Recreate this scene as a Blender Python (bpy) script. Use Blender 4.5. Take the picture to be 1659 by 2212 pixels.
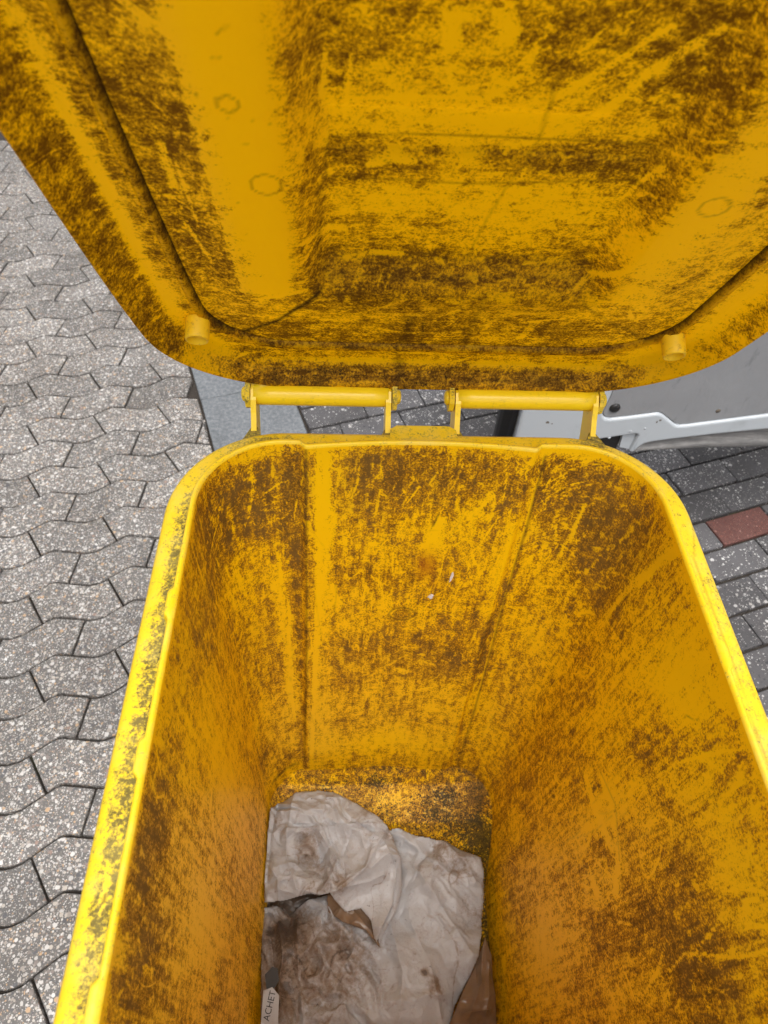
import bpy, bmesh, math, random
import numpy as np
from mathutils import Matrix, Vector
random.seed(7); RNG = np.random.default_rng(11)
SC = bpy.context.scene
for o in list(bpy.data.objects): bpy.data.objects.remove(o)
COL = SC.collection

# ------------------------------------------------------------------ camera
H_CAM, PITCH, ROLL = 1.60, math.radians(50.34), math.radians(4.455)
R_ = np.array([1, 0, 0.]); U_ = np.array([0, math.sin(PITCH), math.cos(PITCH)]); F_ = np.array([0, math.cos(PITCH), -math.sin(PITCH)])
CR = math.cos(ROLL)*R_ + math.sin(ROLL)*U_; CU = -math.sin(ROLL)*R_ + math.cos(ROLL)*U_
CAM = np.array([0, 0, H_CAM]); FPX = 1534.0            # focal length in pixels of a 1659 x 2212 frame
cd = bpy.data.cameras.new('camera'); cam = bpy.data.objects.new('camera', cd); COL.objects.link(cam)
cd.sensor_fit = 'VERTICAL'; cd.sensor_height = 34.6; cd.sensor_width = 25.95; cd.lens = 34.6*FPX/2212
cd.clip_start = .02; cd.clip_end = 900
cd.dof.use_dof = True; cd.dof.focus_distance = .86; cd.dof.aperture_fstop = 9
M = Matrix.Identity(4)
for i in range(3): M[i][0] = CR[i]; M[i][1] = CU[i]; M[i][2] = -F_[i]; M[i][3] = CAM[i]
cam.matrix_world = M
SC.camera = cam
def project(P):                                       # world points -> pixels of the 1659 x 2212 frame
    q = np.asarray(P) - CAM; z = q @ F_; zz = np.where(z > .02, z, np.nan)
    return np.stack([829.5 + FPX*(q @ CR)/zz, 1106 - FPX*(q @ CU)/zz], -1)

# ------------------------------------------------------------------ sky and sun (overcast)
W = bpy.data.worlds.new('World'); SC.world = W; W.use_nodes = True
nt = W.node_tree; bg = nt.nodes['Background']
sky = nt.nodes.new('ShaderNodeTexSky'); sky.sky_type = 'NISHITA'; sky.sun_disc = False
SUN_EL, SUN_AZ = math.radians(71), math.radians(168)
sky.sun_elevation = SUN_EL; sky.sun_rotation = SUN_AZ; sky.dust_density = 6; sky.ozone_density = 1; sky.air_density = 1
hs = nt.nodes.new('ShaderNodeHueSaturation'); hs.inputs['Saturation'].default_value = .22
nt.links.new(sky.outputs[0], hs.inputs['Color']); nt.links.new(hs.outputs[0], bg.inputs[0]); bg.inputs[1].default_value = .15
sd = bpy.data.lights.new('sun', 'SUN'); so = bpy.data.objects.new('sun', sd); COL.objects.link(so)
sd.energy = 1.05; sd.angle = math.radians(45); sd.color = (1, .96, .9)
sv = Vector((math.sin(SUN_AZ)*math.cos(SUN_EL), math.cos(SUN_AZ)*math.cos(SUN_EL), math.sin(SUN_EL)))
so.rotation_euler = sv.to_track_quat('Z', 'Y').to_euler(); so.location = (0, -2, 6)
SC.view_settings.view_transform = 'Standard'; SC.view_settings.look = 'None'
SC.view_settings.exposure = 0.57; SC.view_settings.gamma = 1; SC.view_settings.use_curve_mapping = False
SC.render.engine = 'CYCLES'
SC.cycles.max_bounces = 6; SC.cycles.diffuse_bounces = 5; SC.cycles.glossy_bounces = 2; SC.cycles.transmission_bounces = 4
SC.cycles.use_adaptive_sampling = True; SC.cycles.adaptive_threshold = .03

# ------------------------------------------------------------------ helpers
def tag(o, label=None, cat=None, group=None, kind=None):
    if label: o['label'] = label
    if cat: o['category'] = cat
    if group: o['group'] = group
    if kind: o['kind'] = kind
    return o
def empty(name, loc=(0, 0, 0), rz=0, parent=None):
    o = bpy.data.objects.new(name, None); COL.objects.link(o); o.location = loc; o.rotation_euler = (0, 0, rz)
    o.empty_display_size = .1; o.parent = parent
    return o
def link(name, me, mat, parent=None, smooth=False):
    o = bpy.data.objects.new(name, me); COL.objects.link(o); o.parent = parent
    if mat and not me.materials: me.materials.append(mat)
    if smooth: me.polygons.foreach_set('use_smooth', np.ones(len(me.polygons), bool))
    return o
def np_mesh(name, V, Fq, attrs=None):
    V = np.asarray(V, np.float32); Fq = np.asarray(Fq, np.int32); k = Fq.shape[1]
    me = bpy.data.meshes.new(name); me.vertices.add(len(V)); me.vertices.foreach_set('co', V.ravel())
    me.loops.add(Fq.size); me.loops.foreach_set('vertex_index', Fq.ravel())
    me.polygons.add(len(Fq)); me.polygons.foreach_set('loop_start', np.arange(len(Fq))*k); me.polygons.foreach_set('loop_total', np.full(len(Fq), k))
    me.update(calc_edges=True)
    for n_, a in (attrs or {}).items():
        at = me.attributes.new(n_, 'FLOAT', 'POINT'); at.data.foreach_set('value', np.ascontiguousarray(a, np.float32))
    return me
def grid_faces(nr, nc, wrap=False):                   # nr rows, nc columns
    r = np.arange(nr-1)[:, None]; c = np.arange(nc if wrap else nc-1)[None]; c2 = (c+1) % nc
    return np.stack([r*nc+c, r*nc+c2, (r+1)*nc+c2, (r+1)*nc+c], -1).reshape(-1, 4)
def bm_obj(name, bm, mat, parent=None, smooth=False, bevel=0, seg=2):
    if bevel: bmesh.ops.bevel(bm, geom=[e for e in bm.edges if len(e.link_faces) == 2 and e.calc_face_angle(0) > .5], offset=bevel, segments=seg, affect='EDGES', profile=.5)
    bmesh.ops.recalc_face_normals(bm, faces=bm.faces)
    me = bpy.data.meshes.new(name); bm.to_mesh(me); bm.free()
    return link(name, me, mat, parent, smooth)
def bm_box(bm, lo, hi):
    lo, hi = np.minimum(lo, hi), np.maximum(lo, hi)
    v = [bm.verts.new((x, y, z)) for z in (lo[2], hi[2]) for y in (lo[1], hi[1]) for x in (lo[0], hi[0])]
    for f in ((0, 2, 3, 1), (4, 5, 7, 6), (0, 1, 5, 4), (2, 6, 7, 3), (0, 4, 6, 2), (1, 3, 7, 5)): bm.faces.new([v[i] for i in f])
def bm_prism(bm, poly, fn, d0, d1):                   # polygon (a, b) swept from d0 to d1, fn(a, b, d) -> xyz
    A = [bm.verts.new(fn(a, b, d0)) for a, b in poly]; B = [bm.verts.new(fn(a, b, d1)) for a, b in poly]; n = len(poly)
    bm.faces.new(A[::-1]); bm.faces.new(B)
    for i in range(n): bm.faces.new((A[i], A[(i+1) % n], B[(i+1) % n], B[i]))
def lathe(name, prof, p0, axis, mat, parent, n=32):   # prof: (distance along axis, radius)
    axis = np.array(axis, float); axis /= np.linalg.norm(axis)
    a = np.cross(axis, [0, 0, 1.]); a = a if np.linalg.norm(a) > .1 else np.cross(axis, [0, 1., 0]); a /= np.linalg.norm(a); b = np.cross(axis, a)
    th = np.linspace(0, 2*np.pi, n, endpoint=False); ring = np.cos(th)[:, None]*a + np.sin(th)[:, None]*b
    V = np.concatenate([np.array(p0)+axis*d+ring*r for d, r in prof])
    o = link(name, np_mesh(name, V, grid_faces(len(prof), n, True)), mat, parent, True)
    return o

# ------------------------------------------------------------------ node shorthand
class NT:
    def __init__(s, name):
        s.m = bpy.data.materials.new(name); s.m.use_nodes = True; s.t = s.m.node_tree; s.b = s.t.nodes['Principled BSDF']; s.out = s.t.nodes['Material Output']
        s._tc = None
    def n(s, typ, **kw):
        x = s.t.nodes.new('ShaderNode'+typ)
        for k, v in kw.items(): setattr(x, k, v)
        return x
    def put(s, sock, v):
        if isinstance(v, bpy.types.NodeSocket): s.t.links.new(v, sock)
        elif v is not None: sock.default_value = v
    def co(s, kind='Object'):
        if kind == 'Position': return s.n('NewGeometry').outputs['Position']
        if not s._tc: s._tc = s.n('TexCoord')
        return s._tc.outputs[kind]
    def math(s, op, a, b=None, c=None, clamp=False):
        x = s.n('Math', operation=op, use_clamp=clamp); s.put(x.inputs[0], a); s.put(x.inputs[1], b); s.put(x.inputs[2], c); return x.outputs[0]
    def mapv(s, vec, scale=(1, 1, 1), rot=(0, 0, 0), loc=(0, 0, 0)):
        x = s.n('Mapping'); s.put(x.inputs[0], vec); x.inputs['Scale'].default_value = scale; x.inputs['Rotation'].default_value = rot; x.inputs['Location'].default_value = loc; return x.outputs[0]
    def noise(s, vec, scale, detail=6, rough=.6, dist=0, col=False):
        x = s.n('TexNoise'); s.put(x.inputs['Vector'], vec); x.inputs['Scale'].default_value = scale; x.inputs['Detail'].default_value = detail
        x.inputs['Roughness'].default_value = rough; x.inputs['Distortion'].default_value = dist; return x.outputs[1 if col else 0]
    def voro(s, vec, scale, feature='F1', rnd=1):
        x = s.n('TexVoronoi', feature=feature); s.put(x.inputs['Vector'], vec); x.inputs['Scale'].default_value = scale; x.inputs['Randomness'].default_value = rnd; return x
    def step(s, v, lo, hi):
        x = s.n('MapRange', interpolation_type='SMOOTHSTEP'); s.put(x.inputs[0], v); s.put(x.inputs[1], lo); s.put(x.inputs[2], hi); return x.outputs[0]
    def lerp(s, v, a, b):
        x = s.n('MapRange'); s.put(x.inputs[0], v); s.put(x.inputs[3], a); s.put(x.inputs[4], b); return x.outputs[0]
    def mix(s, f, a, b, mode='MIX'):
        x = s.n('Mix', data_type='RGBA', blend_type=mode); s.put(x.inputs[0], f)
        for i, v in ((6, a), (7, b)):
            s.put(x.inputs[i], v if isinstance(v, bpy.types.NodeSocket) else (*v, 1)[:4])
        return x.outputs[2]
    def ramp(s, v, stops, interp='LINEAR'):
        x = s.n('ValToRGB'); s.put(x.inputs[0], v); r = x.color_ramp; r.interpolation = interp
        while len(r.elements) < len(stops): r.elements.new(.5)
        for e, (p, c) in zip(r.elements, stops): e.position = p; e.color = (*c, 1)
        return x.outputs[0]
    def attr(s, name): x = s.n('Attribute', attribute_name=name); return x.outputs['Fac']
    def bump(s, hgt, strength=.3, dist=.001):
        x = s.n('Bump'); s.put(x.inputs['Height'], hgt); x.inputs['Strength'].default_value = strength; x.inputs['Distance'].default_value = dist; return x.outputs[0]
    def done(s, col, rough=.5, normal=None, spec=.5, metal=0):
        s.put(s.b.inputs['Base Color'], col if isinstance(col, bpy.types.NodeSocket) else (*col, 1)); s.put(s.b.inputs['Roughness'], rough); s.put(s.b.inputs['Normal'], normal)
        s.put(s.b.inputs['Specular IOR Level'], spec); s.put(s.b.inputs['Metallic'], metal); return s.m

YEL = (.90, .625, .012); YEL_BOUNCE = (.94, .565, .003)       # clean plastic; same plastic with orange bounce light put into its colour
def plastic(name, mode):
    """yellow moulded plastic with grime.  attributes: dirt (film), wipe (scraped clean), mould (black specks), line (dark scratch or crease dirt; on the lid also painted groove and moulding shade)"""
    t = NT(name); P = t.co('Object')
    dirt, wipe, mould, line = (t.attr(k) for k in ('dirt', 'wipe', 'mould', 'line'))
    n1 = t.noise(P, 40 if mode == 'rim' else 13, 7, .72, .5); n2 = t.noise(P, 85, 5, .78); n3 = t.noise(P, 420, 3, .7)
    if mode == 'wall': st = t.noise(t.mapv(P, (1, 1, .075)), 120, 4, .7)
    elif mode == 'lid': st = t.noise(t.mapv(P, (.30, 1, 1)), 110, 4, .72)
    else: st = t.noise(P, 200, 3, .65)
    def thread(rot, scl, seed, lo, hi):                # thin pale scrape threads
        ad = t.n('VectorMath', operation='ADD'); t.put(ad.inputs[0], t.mapv(P, scl, rot, (seed, 0, seed)))
        sc = t.n('VectorMath', operation='SCALE'); t.put(sc.inputs[0], t.noise(P, 4+seed*.2, 1, .5, col=True)); sc.inputs['Scale'].default_value = .30; t.put(ad.inputs[1], sc.outputs[0])
        return t.step(t.noise(ad.outputs[0], 75, 2, .55), lo, hi)
    if mode == 'wall': th = t.math('MAXIMUM', thread((.25, .25, 0), (1, 1, .07), 1.3, .63, .70), thread((-.5, -.45, 0), (1, 1, .09), 5.1, .64, .71))
    elif mode == 'lid': th = t.math('MAXIMUM', thread((0, 0, .5), (1, .08, 1), 2.3, .63, .71), thread((0, 0, -.6), (.09, 1, 1), 6.1, .64, .72))
    else: th = thread((0, 0, .2), (1, .12, 1), 2.3, .66, .73)
    ctr = lambda v, k: t.math('MULTIPLY', t.math('SUBTRACT', v, .5), k)
    d = t.math('ADD', dirt, ctr(n1, .7 if mode == 'rim' else 1.05))
    fine = t.math('ADD', ctr(n2, 1.8), t.math('ADD', ctr(st, 1.35), ctr(n3, 1.9)))
    d = t.math('ADD', d, fine)
    wp = t.math('MULTIPLY', wipe, t.math('ADD', 1, t.math('MULTIPLY', fine, -1.1)), clamp=True)
    d = t.math('SUBTRACT', d, t.math('MULTIPLY', wp, .75)); d = t.math('SUBTRACT', d, t.math('MULTIPLY', th, .40))
    film = t.step(d, .02, 1.10)
    md = t.math('ADD', t.math('ADD', mould, ctr(t.noise(P, 210, 4, .78), 2.2)), ctr(n1, .8)); md = t.step(md, .55, .74)
    mean = t.step(n1, .35, .65)
    thin = t.mix(mean, (.48, .36, .02), (.60, .45, .05)) if mode == 'rim' else t.mix(mean, (.46, .20, .003), (.55, .26, .005)); thick = t.mix(mean, (.070, .055, .016), (.13, .105, .035)) if mode == 'rim' else (t.mix(mean, (.040, .023, .003), (.080, .047, .008)) if mode == 'lid' else t.mix(mean, (.048, .029, .005), (.110, .066, .022)))
    c = t.mix(t.step(film, 0, .55), YEL if mode == 'rim' else YEL_BOUNCE, thin); c = t.mix(t.math('MULTIPLY', t.step(film, .34, .98), .84), c, thick)
    if mode != 'rim':                                  # a thin dusty veil in places
        veil = t.math('MULTIPLY', t.step(t.noise(P, 7, 5, .65), .46, .70), t.step(dirt, .25, .7)); c = t.mix(t.math('MULTIPLY', veil, .26), c, (.20, .12, .025)); c = t.mix(t.math('MULTIPLY', t.attr('rust'), t.lerp(n2, .1, 1.3), clamp=True), c, (.30, .05, .008))
    else: c = t.mix(t.math('MULTIPLY', t.step(t.noise(P, 22, 6, .7), .42, .70), .55), c, t.mix(.6, c, (.80, .66, .20)))
    ln = t.math('MULTIPLY', line, t.lerp(n2, .35, 1.35), clamp=True)
    c = t.mix(t.math('MULTIPLY', ln, .85), c, (.05, .027, .008)); c = t.mix(t.math('MULTIPLY', md, .85), c, (.042, .036, .011))
    rough = t.lerp(film, .40, .75)
    bm = t.bump(t.noise(P, 95, 3, .75), .30, .0006)
    t.done(c, rough, bm, .4 if mode == 'rim' else .25)
    tr = t.n('BsdfTranslucent'); blk = t.math('MAXIMUM', ln, md); t.put(tr.inputs[0], t.mix(t.math('MULTIPLY', blk, .95), t.mix(film, (1, .58, .001), (.15, .06, .001)), (.03, .014, .002)))
    mx = t.n('MixShader'); mx.inputs[0].default_value = .62 if mode == 'lid' else .15
    t.t.links.new(t.b.outputs[0], mx.inputs[1]); t.t.links.new(tr.outputs[0], mx.inputs[2]); t.t.links.new(mx.outputs[0], t.out.inputs[0])
    return t.m
M_WALL, M_LID, M_RIM = plastic('bin_wall_plastic', 'wall'), plastic('bin_lid_plastic', 'lid'), plastic('bin_rim_plastic', 'rim')
t = NT('sunlit_yellow_plastic'); P = t.co()              # weathered outer face: most light soaks in and glows through the wall
t.done(t.mix(t.noise(P, 30, 4, .6), YEL, (.80, .52, .01)), .5)
tr = t.n('BsdfTranslucent'); tr.inputs[0].default_value = (1, .84, .08, 1); mx = t.n('MixShader'); mx.inputs[0].default_value = .88
t.t.links.new(t.b.outputs[0], mx.inputs[1]); t.t.links.new(tr.outputs[0], mx.inputs[2]); t.t.links.new(mx.outputs[0], t.out.inputs[0]); M_OUTER = t.m
t = NT('dull_yellow_plastic'); P = t.co(); M_PEG = t.done(t.mix(t.step(t.noise(P, 150, 5, .7), .5, .75), (.88, .55, .006), (.40, .24, .02)), .5)
t = NT('clean_yellow_plastic'); P = t.co(); c = t.mix(t.step(t.noise(P, 120, 6, .7), .56, .72), YEL, (.70, .50, .02)); M_CLEAN = t.done(c, .30, t.bump(t.noise(P, 300), .1, .0005))

# ================================================================== GROUND
GA = .402; GU = np.array([math.cos(GA), math.sin(GA)]); GV = np.array([math.sin(GA), -math.cos(GA)])
def g2w(u, v): return np.stack([u*GU[0]+v*GV[0], u*GU[1]+v*GV[1]], -1)
def concrete(name, cement, stones, scale, cover, white=.0, tintvar=.17, patches=False):
    t = NT(name); P = t.co('Position'); oi = t.n('ObjectInfo')
    wob = t.n('VectorMath', operation='ADD'); sc = t.n('VectorMath', operation='SCALE'); t.put(sc.inputs[0], t.noise(P, scale*1.2, 2, .5, col=True)); sc.inputs['Scale'].default_value = .35/scale
    t.put(wob.inputs[0], P); t.put(wob.inputs[1], sc.outputs[0]); Q = wob.outputs[0]
    c = t.mix(t.noise(P, 420, 4, .7), tuple(x*.45 for x in cement), tuple(x*1.65 for x in cement))
    hsum = None
    for k, (s_, cov) in enumerate(((scale*2.6, min(1, cover*1.5)), (scale*1.5, cover*.9), (scale*.85, cover*.55))):
        vo = t.voro(t.mapv(Q, loc=(k*3.1, k*1.7, 0)), s_); r = t.n('SeparateColor'); t.put(r.inputs[0], vo.outputs['Color'])
        size = t.lerp(r.outputs[1], .20, .62); m = t.math('MULTIPLY', t.step(t.math('SUBTRACT', size, vo.outputs['Distance']), 0, .10), t.math('LESS_THAN', r.outputs[2], cov))
        sc_ = t.ramp(r.outputs[0], stones, 'CONSTANT'); sc_ = t.mix(t.noise(P, 300, 3, .6), tuple([0]*3), (1, 1, 1)) if False else sc_
        c = t.mix(t.math('MULTIPLY', m, .93), c, sc_)
        hsum = m if hsum is None else t.math('ADD', hsum, m)
    c = t.mix(1, c, t.mix(oi.outputs['Random'], (1-tintvar,)*3, (1+tintvar,)*3), 'MULTIPLY')
    c = t.mix(1, c, t.ramp(t.noise(P, 4.5, 6, .6), [(.3, (.78, .76, .74)), (.7, (1.12, 1.12, 1.12))]), 'MULTIPLY')
    if patches: c = t.mix(t.math('MULTIPLY', t.step(t.noise(P, 21, 6, .6, .4), .66, .70), .75), c, (.42, .42, .41))
    return t.done(c, .8, t.bump(t.noise(P, 210, 3, .7), .6, .0012), .3)
ST1 = [(0, (.30, .27, .24)), (.14, (.43, .415, .395)), (.34, (.20, .175, .16)), (.48, (.42, .385, .34)), (.60, (.10, .10, .105)), (.70, (.50, .48, .46)), (.82, (.42, .29, .18)), (.88, (.54, .53, .51)), (.95, (.24, .17, .14))]
ST2 = [(0, (.09, .09, .095)), (.3, (.05, .05, .055)), (.45, (.46, .45, .44)), (.72, (.13, .125, .125)), (.84, (.42, .40, .38)), (.93, (.60, .60, .58))]
ST3 = [(0, (.17, .065, .052)), (.5, (.11, .040, .033)), (.8, (.30, .17, .14)), (.90, (.06, .028, .026))]
M_PAV = concrete('exposed_aggregate_concrete', (.122, .116, .110), ST1, 130, .60)
M_BRK = concrete('dark_aggregate_brick', (.088, .085, .088), ST2, 118, .22, tintvar=.22, patches=True)
M_RED = concrete('red_brick', (.105, .050, .043), ST3, 190, .5)
t = NT('smooth_slab_concrete'); P = t.co('Position'); oi = t.n('ObjectInfo')
c = t.ramp(t.noise(P, 90, 8, .75), [(.3, (.085, .095, .105)), (.5, (.155, .165, .175)), (.72, (.27, .28, .29))]); c = t.mix(1, c, t.mix(oi.outputs['Random'], (.9,)*3, (1.1,)*3), 'MULTIPLY')
c = t.mix(1, c, t.ramp(t.noise(P, 6, 4, .6), [(.3, (.8,)*3), (.7, (1.1,)*3)]), 'MULTIPLY'); M_SLAB = t.done(c, .8, t.bump(t.noise(P, 300, 5, .7), .4, .001), .3)
t = NT('joint_sand'); P = t.co('Position'); c = t.ramp(t.noise(P, 260, 6, .75), [(.3, (.020, .017, .014)), (.6, (.055, .046, .039)), (.8, (.12, .10, .085))]); c = t.mix(t.step(t.noise(P, 3.1, 5, .6), .6, .72), c, (.045, .05, .022)); M_BED = t.done(c, .95, t.bump(t.noise(P, 200, 6, .7), .6, .003), .2)
t = NT('far_ground'); P = t.co('Position'); c = t.ramp(t.noise(P, 6, 8, .7), [(.3, (.10, .095, .09)), (.7, (.22, .21, .20))]); M_FAR = t.done(c, .9, None, .3)

bm = bmesh.new(); vs = [bm.verts.new((x, y, -.075)) for x, y in ((-400, -400), (400, -400), (400, 400), (-400, 400))]; bm.faces.new(vs)
ground = tag(bm_obj('ground', bm, M_FAR), 'concrete ground around the paved area', kind='structure')
bm = bmesh.new(); n = 60
xs = np.linspace(-5, 5, n); gx, gy = np.meshgrid(xs, xs); V = np.concatenate([g2w(gx.ravel(), gy.ravel()), np.full((n*n, 1), -.014)], 1); bm.free()
bed = tag(link('pavement', np_mesh('pavement', V, grid_faces(n, n)), M_BED), 'dark sandy joints under the paving stones', kind='structure')

def inset(poly, d):
    P = np.array(poly); n = len(P); out = []
    for i in range(n):
        a, b, c = P[i-1], P[i], P[(i+1) % n]; e1 = b-a; e2 = c-b; e1 = e1/np.linalg.norm(e1); e2 = e2/np.linalg.norm(e2)
        n1 = np.array([-e1[1], e1[0]]); n2 = np.array([-e2[1], e2[0]]); m = n1+n2; m = m/max(m @ m, .3)*2*d*.5*2/2
        k = d/max(.35, (n1 @ ((n1+n2)/max(np.linalg.norm(n1+n2), 1e-6)))); m = (n1+n2)/max(np.linalg.norm(n1+n2), 1e-6)*k
        out.append(b+m)
    return np.array(out)
def roundpoly(poly, r):                               # blunt every corner with a small arc
    P = np.array(poly); n = len(P); out = []
    for i in range(n):
        a, b, c = P[i-1], P[i], P[(i+1) % n]; d1 = (a-b); d2 = (c-b); l1, l2 = np.linalg.norm(d1), np.linalg.norm(d2)
        k = min(r, l1*.35, l2*.35); p, q = b+d1/l1*k, b+d2/l2*k
        out += [p, (p+2*b+q)/4, q]
    return np.array(out)
def clip_u(poly, umax):
    out = []
    for i in range(len(poly)):
        a, b = poly[i-1], poly[i]
        if (a[0] <= umax) != (b[0] <= umax): k = (umax-a[0])/(b[0]-a[0]); out.append((umax, a[1]+k*(b[1]-a[1])))
        if b[0] <= umax: out.append(tuple(b))
    return out
def area(p): p = np.array(p); x, y = p.T; return .5*np.sum(x*np.roll(y, -1)-y*np.roll(x, -1))
def stone_geo(poly, jit=.0, ch=.0035, depth=.05):
    """rings of a paving stone with a rounded arris; poly anticlockwise in (u, v) metres about its own centre"""
    p0 = np.array(poly); p1 = inset(p0, ch*.35); p2 = inset(p0, ch*1.2); n = len(p0)
    V = np.concatenate([np.c_[p0, np.full(n, -depth)], np.c_[p0, np.full(n, -ch)], np.c_[p1, np.full(n, -ch*.3)], np.c_[p2, np.zeros(n)]])
    Fs = []
    for r in range(3):
        for i in range(n): j = (i+1) % n; Fs.append((r*n+i, r*n+j, (r+1)*n+j, (r+1)*n+i))
    Fs.append(tuple(range(3*n, 4*n)))
    return V, Fs
# a chevron row line: the joint between two rows of bent stones
E1, E2 = np.array([.198, .0078]), np.array([-.0035, .1093])
O0 = np.array([-.478, -1.770])
ZIG = [(0, 0), (.020, -.0022), (.091, -.0312), (.099, -.0325), (.108, -.0312), (.183, -.0015)]   # one period, starting in a valley
def zig(x):
    k = np.floor(x/.198); f = x-k*.198; a = np.array(ZIG+[(.198, 0)]); return np.interp(f, a[:, 0], a[:, 1])
def hexstone(row, col):
    # row lies between line row and row+1; even rows have joints leaning one way, odd rows the other
    if row % 2 == 0: tx, bx = .173, .133              # joint from the far line to the near line
    else: tx, bx = .038, .068
    top, bot = [], []
    xs = [tx+col*.198] + [k*.198+z[0] for k in range(col-1, col+4) for z in ZIG if tx+col*.198+.008 < k*.198+z[0] < tx+(col+1)*.198-.008] + [tx+(col+1)*.198]
    top = [(x, zig(x)) for x in xs]
    xs = [bx+col*.198] + [k*.198+z[0] for k in range(col-1, col+4) for z in ZIG if bx+col*.198+.008 < k*.198+z[0] < bx+(col+1)*.198-.008] + [bx+(col+1)*.198]
    bot = [(x, zig(x)+.1093) for x in xs]
    sh = E1[1]/E1[0]
    P = [np.array([O0[0]+x+row*E2[0], O0[1]+x*sh+v+row*E2[1]]) for x, v in top+bot[::-1]]
    if area(P) < 0: P = P[::-1]
    return P
VIEW_L = np.array([(-60, 60), (-60, 2400), (90, 2300), (250, 1500), (370, 1080), (470, 960), (560, 940), (560, 830), (400, 790), (330, 735), (180, 555), (20, 280)])
VIEW_R = np.array([(545, 845), (560, 830), (840, 840), (1290, 870), (1340, 980), (1450, 1050), (1700, 1600), (1720, 930), (1400, 955), (1270, 880), (1130, 860), (1060, 960), (545, 960)])
VIEW_R = [np.array([(520, 830), (520, 960), (1150, 970), (1160, 850), (850, 835)]), np.array([(1340, 950), (1720, 930), (1720, 1650), (1600, 1400), (1440, 1040)])]
def inside(p, poly):
    x, y = p; c = False; j = len(poly)-1
    for i in range(len(poly)):
        if (poly[i][1] > y) != (poly[j][1] > y) and x < (poly[j][0]-poly[i][0])*(y-poly[i][1])/(poly[j][1]-poly[i][1])+poly[i][0]: c = not c
        j = i
    return c
def seen(polyw, views):
    q = project(np.c_[polyw, np.zeros(len(polyw))])
    return any(np.isfinite(p).all() and any(inside(p, v) for v in views) for p in np.vstack([q, q.mean(0)]))
MESHES = {}
def lay(items, name, mat_of, views, limit, stuff_label):
    """items: list of polygons in (u, v); the nearest in view become objects of their own, the rest one joined sheet"""
    vis, rest = [], []
    for it in items:
        w = g2w(*np.array(it['poly']).T); it['c'] = np.mean(w, 0)
        (vis if seen(w, views) else rest).append(it)
    vis.sort(key=lambda i: np.hypot(*i['c'])); rest += vis[limit:]; vis = vis[:limit]
    for it in vis:
        p = np.array(it['poly']); c = p.mean(0); loc = p-c
        if area(loc) < 0: loc = loc[::-1]
        key = (name,)+tuple(np.round(loc, 3).ravel())
        if key not in MESHES:
            V, Fs = stone_geo(loc); me = bpy.data.meshes.new(name); me.from_pydata([(a*GU[0]+b*GV[0], a*GU[1]+b*GV[1], z) for a, b, z in V], [], [f[::-1] for f in Fs])
            me.materials.append(None); MESHES[key] = me
        me = MESHES[key]; o = bpy.data.objects.new(it.get('name', name), me); COL.objects.link(o); o.parent = bed
        o.material_slots[0].link = 'OBJECT'; o.material_slots[0].material = mat_of(it)
        cw = g2w(*c); o.location = (cw[0], cw[1], RNG.normal(0, .0012)); o.rotation_euler = (RNG.normal(0, .006), RNG.normal(0, .006), RNG.normal(0, .006))
    VV, FF, k = [], [], 0; bm = bmesh.new()
    for it in rest:
        p = np.array(it['poly']); p = p if area(p) > 0 else p[::-1]
        V, Fs = stone_geo(p); z = RNG.normal(0, .001)
        vs = [bm.verts.new((a*GU[0]+b*GV[0], a*GU[1]+b*GV[1], zz+z)) for a, b, zz in V]
        for f in Fs: bm.faces.new([vs[i] for i in f[::-1]])
    o = bm_obj(name+'s', bm, mat_of({'red': 0}), bed); tag(o, stuff_label, kind='stuff')
    return len(vis), len(rest)
items = []
for row in range(-26, 26):
    for col in range(-14, 6):
        P = hexstone(row, col); P = clip_u(P, .094)
        if len(P) < 4 or area(P) < .0012: continue
        c = np.mean(P, 0)
        if c[0] < -2.6 or abs(c[1]) > 4: continue
        q = roundpoly(inset(P, .0024), .003); items.append({'poly': q})
n1 = lay(items, 'paving_stone', lambda i: M_PAV, [VIEW_L], 300, 'grey bent paving stones farther off')
items = []
for k in range(-14, 14): items.append({'poly': roundpoly([(.100, -1.853+k*.301), (.396, -1.853+k*.301), (.396, -1.853+k*.301+.297), (.100, -1.853+k*.301+.297)], .004)})
n2 = lay(items, 'paving_slab', lambda i: M_SLAB, [np.array([(380, 740), (380, 1000), (700, 1000), (700, 820)])], 60, 'smooth grey slabs of the same strip farther off')
items = []
for i in range(-26, 36):
    v0 = -1.110+.1015*i; off = 1.4235 if i % 2 == 0 else 1.526
    for k in range(-6, 14):
        u0, u1 = off+.2045*k+.0018, off+.2045*(k+1)-.0018
        u0 = max(u0, .406)
        if u1-u0 < .03 or u0 > 3.6: continue
        a, b = v0+.0042, v0+.1015-.0042; j = lambda: RNG.normal(0, .0008)
        items.append({'poly': roundpoly([(u0+j(), a+j()), (u1+j(), a+j()), (u1+j(), b+j()), (u0+j(), b+j())], .004), 'red': (i == 2 and k == 0), 'name': 'brick'})
n3 = lay(items, 'brick', lambda i: M_RED if i.get('red') else M_BRK, VIEW_R, 300, 'dark paving bricks farther off')
print('STONES', n1, n2, n3)

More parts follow.
